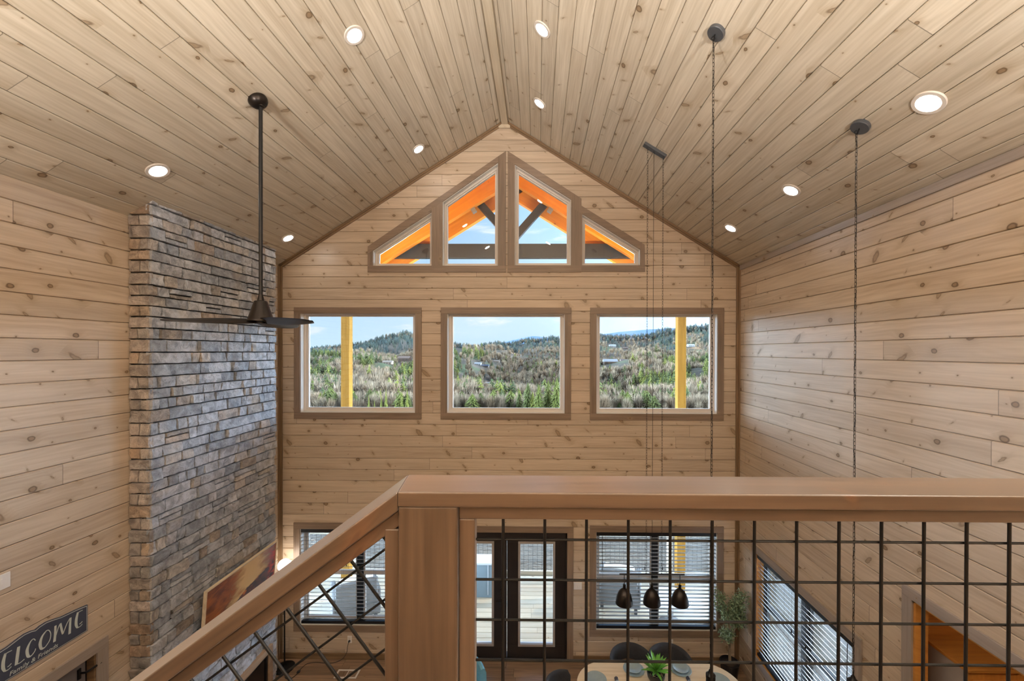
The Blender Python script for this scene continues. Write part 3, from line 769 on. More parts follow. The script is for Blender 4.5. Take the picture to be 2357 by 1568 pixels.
# ------------------------------------------------------------------ chain helper and pendants
def chain(mb, x, y, z0, z1, L=.034, w=.0078, r=.0017):
    pitch = L - 2.6 * r; n = int(abs(z0 - z1) / pitch); pitch = abs(z0 - z1) / n
    for i in range(n):
        zc = z0 - pitch * (i + .5); a = Vector((1, .25, 0)).normalized() if i % 2 == 0 else Vector((-.25, 1, 0)).normalized()
        pts = []; hl = L / 2 - w
        for k_ in range(12):
            t = 2 * PI * k_ / 12; pts.append(Vector((x, y, zc)) + a * (w * math.cos(t)) + Vector((0, 0, w * math.sin(t) + (hl if math.sin(t) >= 0 else -hl))))
        b = len(mb.v); m = 5
        nn = a.cross(Vector((0, 0, 1)))
        for k_, p in enumerate(pts):
            t = 2 * PI * k_ / 12; rad = (a * math.cos(t) + Vector((0, 0, 1)) * math.sin(t)).normalized()
            for q in range(m):
                s_ = 2 * PI * q / m; mb.v.append(tuple(p + (rad * math.cos(s_) + nn * math.sin(s_)) * r))
        for k_ in range(12):
            for q in range(m):
                A = b + k_ * m; B = b + ((k_ + 1) % 12) * m; q2 = (q + 1) % m; mb.face((A + q, B + q, B + q2, A + q2), None, True)
for (x, y, xc, zb, lb) in ((1.350, 3.215, 1.377, 2.40, 'black chain pendant ending above the dining table, nearer the ridge'), (2.478, 3.255, 2.515, 2.335, 'black chain pendant nearest the dining side wall')):
    zc = zr(xc); n = cnorm('R')
    t = thing('chain_pendant', (x, y, zc), lb, 'pendant light', 'chain pendants over the kitchen counter')
    mb = MB(); cpos = Vector((xc, y, zc)); mb.lathe([(.066, -.006), (.067, .002), (.067, .024), (.063, .028), (.0, .029)], cpos, n, 36); can = mb.build('canopy', M['canopy'], t)
    mb = MB(); hk = cpos + n * .028; mb.tube([hk, hk + n * .014 + Vector((0, 0, -.01)), Vector((x, y, hk.z - .045))], .004, 8); mb.tube([Vector((x, y, hk.z - .03)) + Vector((.013 * math.cos(a), 0, .013 * math.sin(a))) for a in [2 * PI * k_ / 14 for k_ in range(15)]], .003, 6); mb.build('hook', M['black'], t)
    mb = MB(); chain(mb, x, y, hk.z - .038, zb + .06); mb.build('chain', M['bronze'], t)
    mb = MB(); mb.tube([(x + .005 * math.sin(i * .9), y + .005 * math.cos(i * .9), hk.z - .04 + (zb + .06 - hk.z + .04) * i / 60) for i in range(61)], .0022, 5); mb.build('cord', M['black'], t)
    mb = MB(); mb.lathe([(.008, .07), (.014, .06), (.018, .045), (.036, .028), (.036, .0), (.03, -.002)], (x, y, zb), (0, 0, 1), 28); mb.build('socket_cap', M['black'], t)
    mb = MB(); mb.lathe([(.034, 0.), (.036, -.05), (.07, -.12), (.115, -.24), (.112, -.24), (.067, -.12), (.033, -.05), (.031, 0)], (x, y, zb), (0, 0, 1), 32); mb.build('shade', M['black'], t)

lp = thing('linear_pendant', (1.40, 5.04, zr(1.417)), 'three dome pendant hung by two chains from a long black canopy over the dining table', 'pendant light')
mb = MB(); a = Vector((1, 0, -SR)).normalized(); n = cnorm('R'); mb.obox(Vector((1.417, 5.03, zr(1.417))) + n * .014, (a, (0, 1, 0), n), (.152, .040, .016)); mb.build('canopy', M['canopy'], lp, bevel=.003)
for x in (1.325, 1.512):
    zt = zr(x) - .03; mb = MB(); chain(mb, x, 5.03, zt, 2.235, L=.036, w=.0075, r=.0016); mb.build('chain', M['bronze'], lp)
mb = MB(); mb.tube([(1.40, 5.03, zr(1.40) - .02), (1.395, 5.03, 2.23)], .0025, 6); mb.build('cord', M['black'], lp)
mb = MB(); mb.tube([(1.0, 5.03, 2.225), (1.79, 5.03, 2.225)], .009, 10)
for x in (1.325, 1.512): mb.tube([(x - .012, 5.03, 2.225), (x, 5.03, 2.24), (x + .012, 5.03, 2.225)], .004, 6)
mb.build('bar', M['black'], lp)
for x in (1.06, 1.395, 1.735):
    mb = MB(); mb.tube([(x, 5.03, 2.22), (x, 5.03, 2.05)], .0045, 8); mb.lathe([(.012, .0), (.018, .01), (.018, .055), (.010, .06)], (x, 5.03, 2.04), (0, 0, 1), 20)
    st = mb.build('stem', M['black'], lp)
    mb = MB(); mb.lathe([(.016, 2.052), (.030, 2.046), (.056, 2.022), (.078, 1.985), (.094, 1.94), (.103, 1.895), (.105, 1.868), (.102, 1.868), (.100, 1.895), (.091, 1.94), (.075, 1.985), (.053, 2.018), (.02, 2.04)], (x, 5.03, 0), (0, 0, 1), 36); sh_ = mb.build('dome_shade', M['bronze'], lp)
    mb = MB(); mb.sphere((x, 5.03, 1.90), .03, 16, 10); mb.build('bulb', M['white'], sh_)

# ------------------------------------------------------------------ loft railing
CT = 4.606; TH = .036; SLP = .745
RX1 = 2.9
rl = thing('loft_railing', (-.26, 1.04, 3.56), 'brown wooden railing with black wire mesh across the loft edge', 'railing')
mb = MB()
pl = [(-.349, 1.11), (-.331, .97), (RX1, .97), (RX1, 1.11)]
mb.prism(pl, lambda s, t, d: (s, t, d), CT - TH, CT, udir=0); mb.build('cap_rail', M['rail'], rl, bevel=.004, seg=3)
mb = MB(); mb.box(-.330, -.190, .972, 1.112, 3.30, CT - TH); mb.build('newel_post', M['rail'], rl, bevel=.004, seg=3)
mb = MB(); mb.box(-.188, RX1, .982, 1.02, CT - TH - .032, CT - TH); mb.box(-.188, -.150, .984, 1.02, 3.60, CT - TH - .032); mb.box(-.15, RX1, .984, 1.02, 3.60, 3.638)
mb.build('panel_frame', M['rail'], rl, bevel=.003)
mb = MB(); mb.box(-.1905, -.180, .973, .983, 3.56, CT - TH)
mb = MB(); zb = 3.63; zt = CT - TH - .03
for k_ in range(30):
    x = -.083 + .1007 * k_
    mb.tube([(x, .996, zb), (x, .996, zt)], .0037, 8)
for k_ in range(9):
    z_ = 4.481 - .0985 * k_
    mb.tube([(-.155, 1.0034, z_), (RX1, 1.0034, z_)], .0031, 8)
mb.build('wire_mesh', M['wire'], rl)
# stair railing running down along the stair
sr = thing('stair_railing', (-.5, 1.04, 3.5), 'sloping brown handrail with diagonal wire mesh descending from the corner post', 'railing')
ls = 4.6
dv = Vector((-1, 0, -SLP)).normalized(); nv = Vector((-SLP, 0, 1)).normalized()
mb = MB(); n0 = len(mb.v)
cap = [(-.331, CT), (-.331, CT - .046), (-.331 - ls, CT - .046 - SLP * ls), (-.331 - ls, CT - SLP * ls)]
pts_f = [(x, .97, z_) for x, z_ in cap]; pts_b = [(-.349, 1.11, CT - .0), (-.349, 1.11, CT - .046), (-.349 - ls, 1.11, CT - .046 - SLP * ls), (-.349 - ls, 1.11, CT - SLP * ls)]
Ltot = ls * math.hypot(1, SLP)
def hexa(mb, f, b):
    n0 = len(mb.v); mb.v += f + b
    mb.k += 1; kk = mb.k + .2
    mb.face((n0, n0 + 1, n0 + 2, n0 + 3), [(0, kk + .046), (0, kk), (Ltot, kk), (Ltot, kk + .046)])
    mb.face((n0 + 7, n0 + 6, n0 + 5, n0 + 4), [(Ltot, kk + .3), (Ltot, kk + .25), (0, kk + .25), (0, kk + .3)])
    mb.face((n0, n0 + 3, n0 + 7, n0 + 4), [(0, kk + .05), (Ltot, kk + .05), (Ltot, kk + .19), (0, kk + .19)])
    mb.face((n0 + 1, n0 + 5, n0 + 6, n0 + 2), [(0, kk + .4), (0, kk + .54), (Ltot, kk + .54), (Ltot, kk + .4)])
    mb.face((n0, n0 + 4, n0 + 5, n0 + 1), [(0, kk), (.1, kk), (.1, kk + .05), (0, kk + .05)])
    mb.face((n0 + 3, n0 + 2, n0 + 6, n0 + 7), [(0, kk), (.1, kk), (.1, kk + .05), (0, kk + .05)])
hexa(mb, pts_f, pts_b); mb.build('handrail', M['rail'], sr, bevel=.004, seg=3)
def slopebar(mb, off0, off1, y0_, y1_, xs=-.331):
    f = [(xs, y0_, CT - off0), (xs, y0_, CT - off1), (xs - ls, y0_, CT - off1 - SLP * ls), (xs - ls, y0_, CT - off0 - SLP * ls)]
    f = [(x, y, z_ + SLP * (x - (-.331)) if False else z_) for x, y, z_ in f]
    hexa(mb, f, [(x, y1_, z_) for x, y, z_ in f])
mb = MB(); slopebar(mb, .046, .086, .985, 1.023); mb.build('under_rail', M['rail'], sr, bevel=.003)
mb = MB(); mb.box(-.367, -.331, .984, 1.022, 3.30, 4.512); mb.build('stile', M['rail'], sr, bevel=.003)
mb = MB(); slopebar(mb, .93, .968, .985, 1.023); mb.build('bottom_rail', M['rail'], sr, bevel=.003)
mb = MB(); an0 = Vector((-.436, .996, 4.407)); an1 = Vector((-.436, 1.0034, 4.407)); pv = Vector((dv.z, 0, -dv.x)).normalized()
if pv.z > 0: pv = -pv
def zcap(x): return CT + SLP * (x + .331)
def clipseg(p, d):
    """keep the part of the line p+d*t between the under-rail, the bottom rail and the stile"""
    lo, hi = -9., 9.
    for (nx, nz, cc) in ((-SLP, 1, CT + SLP * .331 - .075), (SLP, -1, -(CT + SLP * .331 - .935)), (1, 0, -.35), (-1, 0, 4.6)):
        a_ = nx * p.x + nz * p.z - cc; b_ = nx * d.x + nz * d.z
        if abs(b_) < 1e-9:
            if a_ > 0: return None
            continue
        t = -a_ / b_
        if b_ > 0: hi = min(hi, t)
        else: lo = max(lo, t)
    return (lo, hi) if hi > lo else None
for k_ in range(-3, 12):
    q = clipseg(an1 + pv * .0985 * k_, dv)
    if q: mb.tube([an1 + pv * .0985 * k_ + dv * q[0], an1 + pv * .0985 * k_ + dv * q[1]], .0031, 8)
for k_ in range(-12, 60):
    q = clipseg(an0 + dv * .0985 * k_, pv)
    if q: mb.tube([an0 + dv * .0985 * k_ + pv * q[0], an0 + dv * .0985 * k_ + pv * q[1]], .0037, 8)
mb.build('wire_mesh', M['wire'], sr)
# loft floor and stair
mb = MB(); mb.box(-.331, XR + .02, YB, 1.112, 3.28, 3.56); mb.box(XL - .02, -.331, YB, -.10, 3.28, 3.56)
struct(mb.build('floor_loft', M['floor']), 'loft floor behind the railing')
mb = MB()
for i in range(14):
    x1 = -.331 - i * .27; zt = 3.56 - (i + 1) * .20
    mb.box(x1 - .29, x1, -.08, .96, zt - .04, zt)
struct(mb.build('stair_treads', M['rail']), 'stair treads going down beside the loft')

# ------------------------------------------------------------------ blinds
def blind(name_label, x0, x1, z0, z1, fn, tilt, dpt=.035, n=None):
    t = thing('window_blind', fn((x0 + x1) / 2, z0, dpt), name_label, 'blind', 'open slatted window blinds')
    mb = MB(); mb.prism(rect(x0 + .016, x1 - .016, z1 - .075, z1 - .014), fn, .004, .066); mb.build('headrail', M['headrail'], t, bevel=.002)
    mb = MB(); mb.prism(rect(x0 + .018, x1 - .018, z0 + .022, z0 + .062), fn, .010, .062); mb.build('bottom_rail', M['headrail'], t, bevel=.003)
    mb = MB(); p = .0595; k_ = 0; zz = z0 + .095
    ct, st = math.cos(tilt), math.sin(tilt)
    while zz < z1 - .085:
        prev = None
        prof = [(-.031, 0.), (-.0155, .0028), (0, .0038), (.0155, .0028), (.031, 0.)]
        for i in range(4):
            (a, ha), (b, hb) = prof[i], prof[i + 1]
            A = (dpt + a * ct + ha * st, zz - a * st + ha * ct); B = (dpt + b * ct + hb * st, zz - b * st + hb * ct)
            mb.quad([fn(x0 + .02, A[1], A[0]), fn(x1 - .02, A[1], A[0]), fn(x1 - .02, B[1], B[0]), fn(x0 + .02, B[1], B[0])], None, True)
        zz += p
    sl = mb.build('slats', M['slat'], t)
    so = sl.modifiers.new('thick', 'SOLIDIFY'); so.thickness = .0026
    mb = MB()
    for f in (.06, .36, .64, .94):
        for dd in (.004, .066):
            x = x0 + (x1 - x0) * f; mb.tube([fn(x, z0 + .05, dd), fn(x, z1 - .05, dd)], .0011, 4, False)
    mb.build('ladder_cord', M['blackm'], t)
    mb = MB(); x = x0 + (x1 - x0) * .055; mb.tube([fn(x, z1 - .08, .0), fn(x, z1 - .62, -.004)], .004, 6); mb.build('tilt_wand', M['black'], t)
    for f in (.405, .55):
        mb = MB(); x = x0 + (x1 - x0) * f; mb.tube([fn(x, z1 - .08, -.001), fn(x, z1 - .55, -.003)], .0014, 4); mb.lathe([(.002, 0), (.007, -.02), (.008, -.05), (.003, -.055)], fn(x, z1 - .55, -.003), (0, 0, 1), 10)
        mb.build('pull_cord', M['blackm'], t)
    return t
blind('open dark slatted blind in the lower window beside the chimney', *lower[0], fnB, math.radians(24))
blind('open dark slatted blind in the window behind the dining table', *lower[1], fnB, math.radians(13))
blind('dark slatted blind in the dining side wall window', *RW, fnR, math.radians(43))

# ------------------------------------------------------------------ small wall items
t = thing('welcome_sign', (XL, 3.335, 2.36), 'slate blue WELCOME sign with scalloped top above the grey door', 'sign')
half_top = [(0, 2.639), (.03, 2.650), (.073, 2.655), (.11, 2.648), (.184, 2.628), (.299, 2.618), (.392, 2.604)]
SY = 3.335
def sign_poly(o):
    top = [(SY + s_ * (1 - o * 2), z_ - o * .55) for s_, z_ in half_top]; topl = [(SY - s_ * (1 - o * 2), z_ - o * .55) for s_, z_ in half_top[1:]]
    return top, topl
def sign_mesh(mb, sc, z_in, d0, d1):
    xs = [-s_ for s_, _ in half_top[::-1]] + [s_ for s_, _ in half_top[1:]]; zs = [z_ for _, z_ in half_top[::-1]] + [z_ for _, z_ in half_top[1:]]
    hi = half_top[-1][0] - sc
    xs = [max(-hi, min(hi, x)) for x in xs]
    for i in range(len(xs) - 1):
        if xs[i + 1] - xs[i] < 1e-5: continue
        q = [(SY + xs[i], 2.364 + z_in), (SY + xs[i + 1], 2.364 + z_in), (SY + xs[i + 1], zs[i + 1] - z_in), (SY + xs[i], zs[i] - z_in)]
        mb.prism(q, fnL, d0, d1)
mb = MB(); sign_mesh(mb, 0, 0, -.012, 0); mb.build('board', M['signface'], t)
mb = MB(); sign_mesh(mb, .006, .006, -.0132, -.011); mb.build('border', M['signpaint'], t, label='pale outline')
mb = MB(); sign_mesh(mb, .011, .011, -.0142, -.012); mb.build('face', M['signface'], t)
def stroke(mb, pts, ws, d0=-.0152, d1=-.0140):
    """ribbon with varying width in (y,z)"""
    P = [Vector((a, b)) for a, b in pts]; n = len(P)
    fine = []; wf = []
    for i in range(n - 1):
        p0 = P[max(i - 1, 0)]; p1 = P[i]; p2 = P[i + 1]; p3 = P[min(i + 2, n - 1)]
        for q in range(6):
            u = q / 6; fine.append(.5 * ((2 * p1) + (p2 - p0) * u + (2 * p0 - 5 * p1 + 4 * p2 - p3) * u * u + (3 * p1 - p0 - 3 * p2 + p3) * u ** 3)); wf.append(ws[i] + (ws[i + 1] - ws[i]) * u)
    fine.append(P[-1]); wf.append(ws[-1])
    for i in range(len(fine) - 1):
        a, b = fine[i], fine[i + 1]; tg = (fine[min(i + 2, len(fine) - 1)] - fine[max(i - 1, 0)]); t1 = (fine[i + 1] - fine[max(i - 1, 0)]); t2 = (fine[min(i + 2, len(fine) - 1)] - fine[i])
        n1 = Vector((-t1.y, t1.x)).normalized() * wf[i] / 2; n2 = Vector((-t2.y, t2.x)).normalized() * wf[i + 1] / 2
        q = [tuple(a - n1), tuple(b - n2), tuple(b + n2), tuple(a + n1)]
        mb.prism(ccw(q), fnL, d0, d1)
TK, TN = .022, .006
def letter_E(mb, y, z):
    stroke(mb, [(y + .010, z + .142), (y - .002, z + .09), (y - .004, z + .04), (y + .006, z + .004)], [TK * .7, TK, TK, TK * .6])
    stroke(mb, [(y + .004, z + .136), (y + .026, z + .138), (y + .050, z + .136)], [TN, TN, TN * .7])
    stroke(mb, [(y + .022, z + .026), (y + .034, z + .028), (y + .046, z + .036)], [TN, TN, TN])
    stroke(mb, [(y + .006, z + .004), (y + .028, z + .002), (y + .046, z + .012)], [TN * 1.6, TN, TN])
zb = 2.445; W0 = 2.975
def put_letter():
    global mb
    mb.build('letter', M['signpaint'], t); mb = MB()
mb = MB()
stroke(mb, [(W0, zb + .137), (W0 + .012, zb + .06), (W0 + .03, zb + .004)], [TK, TK, TK * .7]); stroke(mb, [(W0 + .03, zb + .004), (W0 + .05, zb + .06), (W0 + .062, zb + .115)], [TN, TN, TN])
stroke(mb, [(W0 + .060, zb + .12), (W0 + .072, zb + .05), (W0 + .085, zb + .004)], [TK, TK, TK * .7]); stroke(mb, [(W0 + .085, zb + .004), (W0 + .108, zb + .07), (W0 + .122, zb + .138)], [TN, TN, TN])
put_letter()
letter_E(mb, 3.130, zb)
put_letter()
stroke(mb, [(3.222, zb + .135), (3.214, zb + .07), (3.206, zb)], [TK * .85, TK, TK * .9]); stroke(mb, [(3.208, zb + .004), (3.232, zb + .000), (3.258, zb + .008)], [TN, TN, TN])
put_letter()
stroke(mb, [(3.331, zb + .108), (3.318, zb + .129), (3.296, zb + .118), (3.276, zb + .07), (3.282, zb + .015), (3.302, zb + .002), (3.326, zb + .022), (3.332, zb + .04)], [TN, TN, TN * 1.6, TK * .95, TK * .9, TN * 1.3, TN, TN])
put_letter()
O_ = [(3.408 - .0, zb + .137), (3.378, zb + .11), (3.363, zb + .06), (3.372, zb + .01), (3.398, zb + .004)]; stroke(mb, O_, [TN, TK * .7, TK, TK * .8, TN]); stroke(mb, [(3.398, zb + .004), (3.43, zb + .04), (3.437, zb + .09), (3.424, zb + .128), (3.406, zb + .137)], [TN, TN, TN, TN, TN])
put_letter()
stroke(mb, [(3.472, zb + .135), (3.470, zb + .07), (3.464, zb + .002)], [TK * .7, TK * .8, TK * .9]); stroke(mb, [(3.476, zb + .05), (3.495, zb + .11), (3.509, zb + .13)], [TN, TN, TN])
stroke(mb, [(3.508, zb + .13), (3.518, zb + .07), (3.527, zb + .026)], [TK * .7, TK * .75, TK * .6]); stroke(mb, [(3.529, zb + .026), (3.555, zb + .09), (3.582, zb + .13)], [TN, TN, TN]); stroke(mb, [(3.586, zb + .13), (3.582, zb + .07), (3.578, zb - .008)], [TK * .7, TK * .8, TK * .9])
put_letter()
letter_E(mb, 3.634, zb)
put_letter()
cu = bpy.data.curves.new('small_lettering', 'FONT'); cu.body = 'Family & Friends'; cu.size = .048; cu.shear = .18; cu.align_x = 'CENTER'; cu.extrude = .0006; cu.space_character = 1.02
cu.materials.append(M['signpaint'])
so = bpy.data.objects.new('small_lettering', cu); C.objects.link(so)
so.matrix_world = Matrix(((0, 0, 1, XL + .0148), (1, 0, 0, 3.325), (0, 1, 0, 2.388), (0, 0, 0, 1)))
bpy.context.view_layer.update(); dg = bpy.context.evaluated_depsgraph_get()
lm = bpy.data.meshes.new_from_object(so.evaluated_get(dg)); mwf = so.matrix_world.copy(); bpy.data.objects.remove(so)
so = bpy.data.objects.new('small_lettering', lm); C.objects.link(so); so.matrix_world = mwf
mw = so.matrix_world.copy(); so.parent = t; so.matrix_parent_inverse = Matrix.Translation(-Vector(t.location)); so.matrix_world = mw
so['label'] = 'small pale lettering Family & Friends'

t = thing('wall_plate', (XL, 3.1, 3.09), 'white rectangular plate on the plank wall above the sign', 'wall plate')
mb = MB(); mb.prism(rect(3.03, 3.178, 3.087, 3.205), fnL, -.008, 0); mb.build('cover', M['white'], t, bevel=.002)
for y in (3.075, 3.12):
    mb = MB(); mb.prism(rect(y - .008, y + .008, 3.12, 3.172), fnL, -.012, -.008); mb.build('rocker', M['white'], t, bevel=.001)
def outlet(x, z_, label, plug=False):
    t = thing('wall_outlet', (x, D, z_ - .057), label, 'outlet')
    mb = MB(); mb.prism(rect(x - .035, x + .035, z_ - .057, z_ + .057), fnB, -.006, 0); mb.build('cover', M['white'], t, bevel=.002)
    for dz in (.021, -.021):
        mb = MB(); mb.prism(rect(x - .014, x + .014, z_ + dz - .013, z_ + dz + .013), fnB, -.009, -.006); mb.build('receptacle', M['vinyl'], t)
outlet(-3.003, .316, 'white outlet with a black plug under the chimney side window')
outlet(2.12, .316, 'pale outlet on the wall behind the right dining chair')
t = thing('switch_plate', (.644, D, 1.15), 'white switch plate between the glass door and the dining window', 'switch')
mb = MB(); mb.prism(rect(.578, .708, 1.15, 1.266), fnB, -.006, 0); mb.build('cover', M['white'], t, bevel=.002)
for x in (.612, .643, .674):
    mb = MB(); mb.prism(rect(x - .010, x + .010, 1.176, 1.24), fnB, -.010, -.006); mb.build('rocker', M['white'], t, bevel=.001)

# floor lamp -----------------------------------------------------------------
LX, LY = -3.925, 6.345
t = thing('floor_lamp', (LX, LY, 0), 'slim black floor lamp with a lit white globe in the chimney corner', 'floor lamp')
mb = MB(); mb.lathe([(.142, .0), (.142, .02), (.13, .028), (.02, .034), (.012, .05)], (LX, LY, 0), (0, 0, 1), 36); mb.build('base', M['black'], t)
mb = MB(); mb.tube([(LX, LY, .03), (LX, LY, 1.50)], .0105, 12); mb.lathe([(.012, 0), (.03, .015), (.034, .03), (.02, .035)], (LX, LY, 1.49), (0, 0, 1), 24); mb.build('pole', M['black'], t)
mb = MB(); mb.sphere((LX, LY, 1.605), .094, 32, 20); mb.build('globe', M['globe'], t)
mb = MB(); yw = D - .02
path = [(-3.003, D - .012, .296), (-3.003, D - .05, .28), (-3.02, D - .04, .22), (-3.04, D - .03, .12), (-3.10, D - .05, .035), (-3.2, D - .09, .008), (-3.35, D - .10, .007), (-3.5, D - .09, .007), (-3.62, D - .12, .007), (-3.66, D - .22, .007), (-3.66, D - .30, .007), (-3.70, D - .42, .007), (-3.80, D - .40, .007), (-3.80, D - .30, .007), (-3.83, D - .22, .007), (-3.87, D - .21, .012)]
def smooth(path, n=6):
    P = [Vector(p) for p in path]; out = []
    for i in range(len(P) - 1):
        p0 = P[max(i - 1, 0)]; p1 = P[i]; p2 = P[i + 1]; p3 = P[min(i + 2, len(P) - 1)]
        for q in range(n):
            u = q / n; out.append(.5 * ((2 * p1) + (p2 - p0) * u + (2 * p0 - 5 * p1 + 4 * p2 - p3) * u * u + (3 * p1 - p0 - 3 * p2 + p3) * u ** 3))
    out.append(P[-1]); return out
mb.tube(smooth(path), .0042, 8); cd = mb.build('cord', M['blackm'], t)
mb = MB(); mb.sphere((-3.66, D - .29, .014), .028, 14, 8, (.8, 1.3, .5)); mb.build('foot_switch', M['blackm'], cd)
mb = MB(); mb.lathe([(.016, 0), (.016, .02), (.008, .035)], (-3.003, D - .007, .296), (0, -1, 0), 14); mb.build('plug', M['blackm'], cd)
t = thing('floor_vent', (-2.9, 6.25, 0), 'pale metal framed floor vent below the chimney side window', 'floor vent')
mb = MB(); fnF = lambda s, t_, d: (s, t_, d); ring(mb, rect(-3.07, -2.73, 6.16, 6.33), rect(-3.045, -2.755, 6.185, 6.305), fnF, .0, .006); mb.box(-2.905, -2.895, 6.185, 6.305, 0, .006); mb.build('frame', M['vinyl'], t)
mb = MB()
for k_ in range(12): mb.box(-3.04 + k_ * .024, -3.028 + k_ * .024, 6.185, 6.305, 0, .003)
mb.build('grille', M['floor'], t)

# ------------------------------------------------------------------ dining set
TX0, TX1, TY0, TY1, TZ = .50, 2.565, 4.42, 5.56, .76
t = thing('dining_table', ((TX0 + TX1) / 2, (TY0 + TY1) / 2, 0), 'pale wooden dining table with rounded corners set for a meal', 'table')
def rrect(x0, x1, y0, y1, r, n=14):
    P = []
    for cx, cy, a0 in ((x1 - r, y1 - r, 0), (x0 + r, y1 - r, 90), (x0 + r, y0 + r, 180), (x1 - r, y0 + r, 270)):
        for i in range(n + 1):
            a = math.radians(a0 + 90 * i / n); P.append((cx + r * math.cos(a), cy + r * math.sin(a)))
    return P
mb = MB(); mb.prism(rrect(TX0, TX1, TY0, TY1, .40), fnF, TZ - .03, TZ); mb.build('top', M['table'], t, bevel=.004, seg=3)
for x in (.95, 2.12):
    mb = MB(); mb.lathe([(.26, 0), (.26, .02), (.10, .05), (.07, .12), (.06, .5), (.10, .68), (.16, .73)], (x, (TY0 + TY1) / 2, 0), (0, 0, 1), 32); mb.build('pedestal', M['blackm'], t)
def make_chair(loc, rz, label):
    t = thing('dining_chair', (0, 0, 0), label, 'chair', 'charcoal chairs around the dining table')
    mb = MB(); P = [(.235 * math.cos(a) * (1 if abs(math.cos(a)) < .99 else 1), .225 * math.sin(a)) for a in [2 * PI * i / 36 for i in range(36)]]
    mb.prism(P, fnF, .40, .47); mb.build('seat', M['chair'], t, bevel=.02, seg=3)
    mb = MB(); nb = len(mb.v); K = 24; R_ = .272
    for i in range(K + 1):
        a = math.radians(-2 + 184 * i / K); f = abs(i / K - .5) * 2
        ht = .79 - .055 * f ** 2.2 - (.07 if i in (0, K) else 0); hb = .585 - .035 * f + (.05 if i in (0, K) else 0)
        cz = (ht + hb) / 2; hh = (ht - hb) / 2
        for q in range(12):
            th = 2 * PI * q / 12; rr = R_ + .028 * math.cos(th) * (1 - .3 * f) + .02 * math.sin(th); mb.v.append((rr * math.cos(a), rr * math.sin(a), cz + hh * (abs(math.sin(th)) ** .6) * (1 if math.sin(th) >= 0 else -1)))
    for i in range(K):
        for q in range(12):
            A = nb + i * 12; q2 = (q + 1) % 12; mb.face((A + q, A + 12 + q, A + 12 + q2, A + q2), None, True)
    mb.face([nb + q for q in range(12)]); mb.face([nb + K * 12 + q for q in range(12)][::-1]); mb.build('backrest', M['chair'], t)
    mb = MB()
    for a in (60, 120):
        mb = MB(); r_ = math.radians(a); mb.tube([(.20 * math.cos(r_), .20 * math.sin(r_), .44), (.268 * math.cos(r_), .268 * math.sin(r_), .62)], .012, 8); mb.build('back_support', M['black'], t)
    for sx, sy in ((1, 1), (1, -1), (-1, 1), (-1, -1)):
        mb = MB(); mb.tube([(.15 * sx, .14 * sy, .41), (.215 * sx, .20 * sy, 0)], [.016, .010], 10); mb.build('leg', M['black'], t)
    t.location = loc; t.rotation_euler = (0, 0, rz); return t
ch0 = make_chair((1.29, 5.60, 0), 0, 'charcoal chair behind the table, in front of the window, nearer the glass door')
dup(ch0, (1.815, 5.60, 0), 0, 'charcoal chair behind the table and the agave, nearer the olive tree')
dup(ch0, (.40, 5.13, 0), math.radians(84), 'charcoal chair at the end of the table nearest the glass door')
def plate_set(x, y, bowl, lb1, lb2):
    mb = MB(); mb.lathe([(.0, .004), (.075, .004), (.09, .008), (.132, .020), (.136, .024), (.132, .026), (.088, .014), (.0, .010)], (x, y, TZ), (0, 0, 1), 40)
    tag(mb.build('dinner_plate', M['plate'], loc=(x, y, TZ)), lb1, 'plate', 'blue grey dinner plates')
    if bowl:
        mb = MB(); mb.lathe([(.0, .014), (.05, .014), (.06, .018), (.095, .036), (.099, .041), (.095, .043), (.055, .026), (.0, .021)], (x, y, TZ), (0, 0, 1), 40)
        tag(mb.build('salad_plate', M['plate'], loc=(x, y, TZ + .014)), lb2, 'plate', 'blue grey salad plates')
plate_set(1.263, 5.40, True, 'blue grey dinner plate in front of the chair nearer the glass door', 'small blue grey plate stacked on the setting nearer the glass door')
plate_set(1.88, 5.41, True, 'blue grey dinner plate in front of the chair nearer the olive tree', 'small blue grey plate stacked on the setting nearer the olive tree')
plate_set(.745, 5.225, False, 'blue grey plate alone on the table end nearest the glass door', '')
plate_set(2.30, 5.22, False, 'blue grey plate alone on the table end nearest the side wall', '')
for x, y, r_, lb in ((1.005, 5.20, .1, 'dark rolled napkin left of the agave pot'), (1.92, 5.22, -.1, 'dark rolled napkin right of the agave pot')):
    t = thing('rolled_napkin', (x, y, TZ), lb, 'napkin', 'dark rolled napkins')
    mb = MB(); mb.tube([(x - .0, y + .045, TZ + .021), (x, y - .02, TZ + .021), (x + r_ * .1, y - .10, TZ + .021)], [.024, .020, .024], 14); mb.build('cloth', M['napkin'], t)
    mb = MB(); mb.tube([(x, y - .012, TZ + .021), (x, y - .028, TZ + .021)], .0225, 16); mb.build('napkin_ring', M['galv'], t)
t = thing('potted_agave', (1.505, 5.225, TZ), 'green agave in a black pebble-topped pot at the table centre', 'plant')
mb = MB(); mb.lathe([(.05, 0), (.075, .012), (.104, .06), (.112, .105), (.108, .125), (.101, .125), (.10, .105), (.0, .105)], (1.505, 5.225, TZ), (0, 0, 1), 36); mb.build('pot', M['pot'], t)
mb = MB(); rnd = random.Random(3)
for k_ in range(90):
    a = rnd.random() * 6.28; r_ = .094 * math.sqrt(rnd.random()); mb.sphere((1.505 + r_ * math.cos(a), 5.225 + r_ * math.sin(a), TZ + .110 + rnd.random() * .006), rnd.uniform(.006, .011), 7, 5, (1, .8, .7))
mb.build('pebbles', M['pebble'], t)['kind'] = 'stuff'
lv = MB()
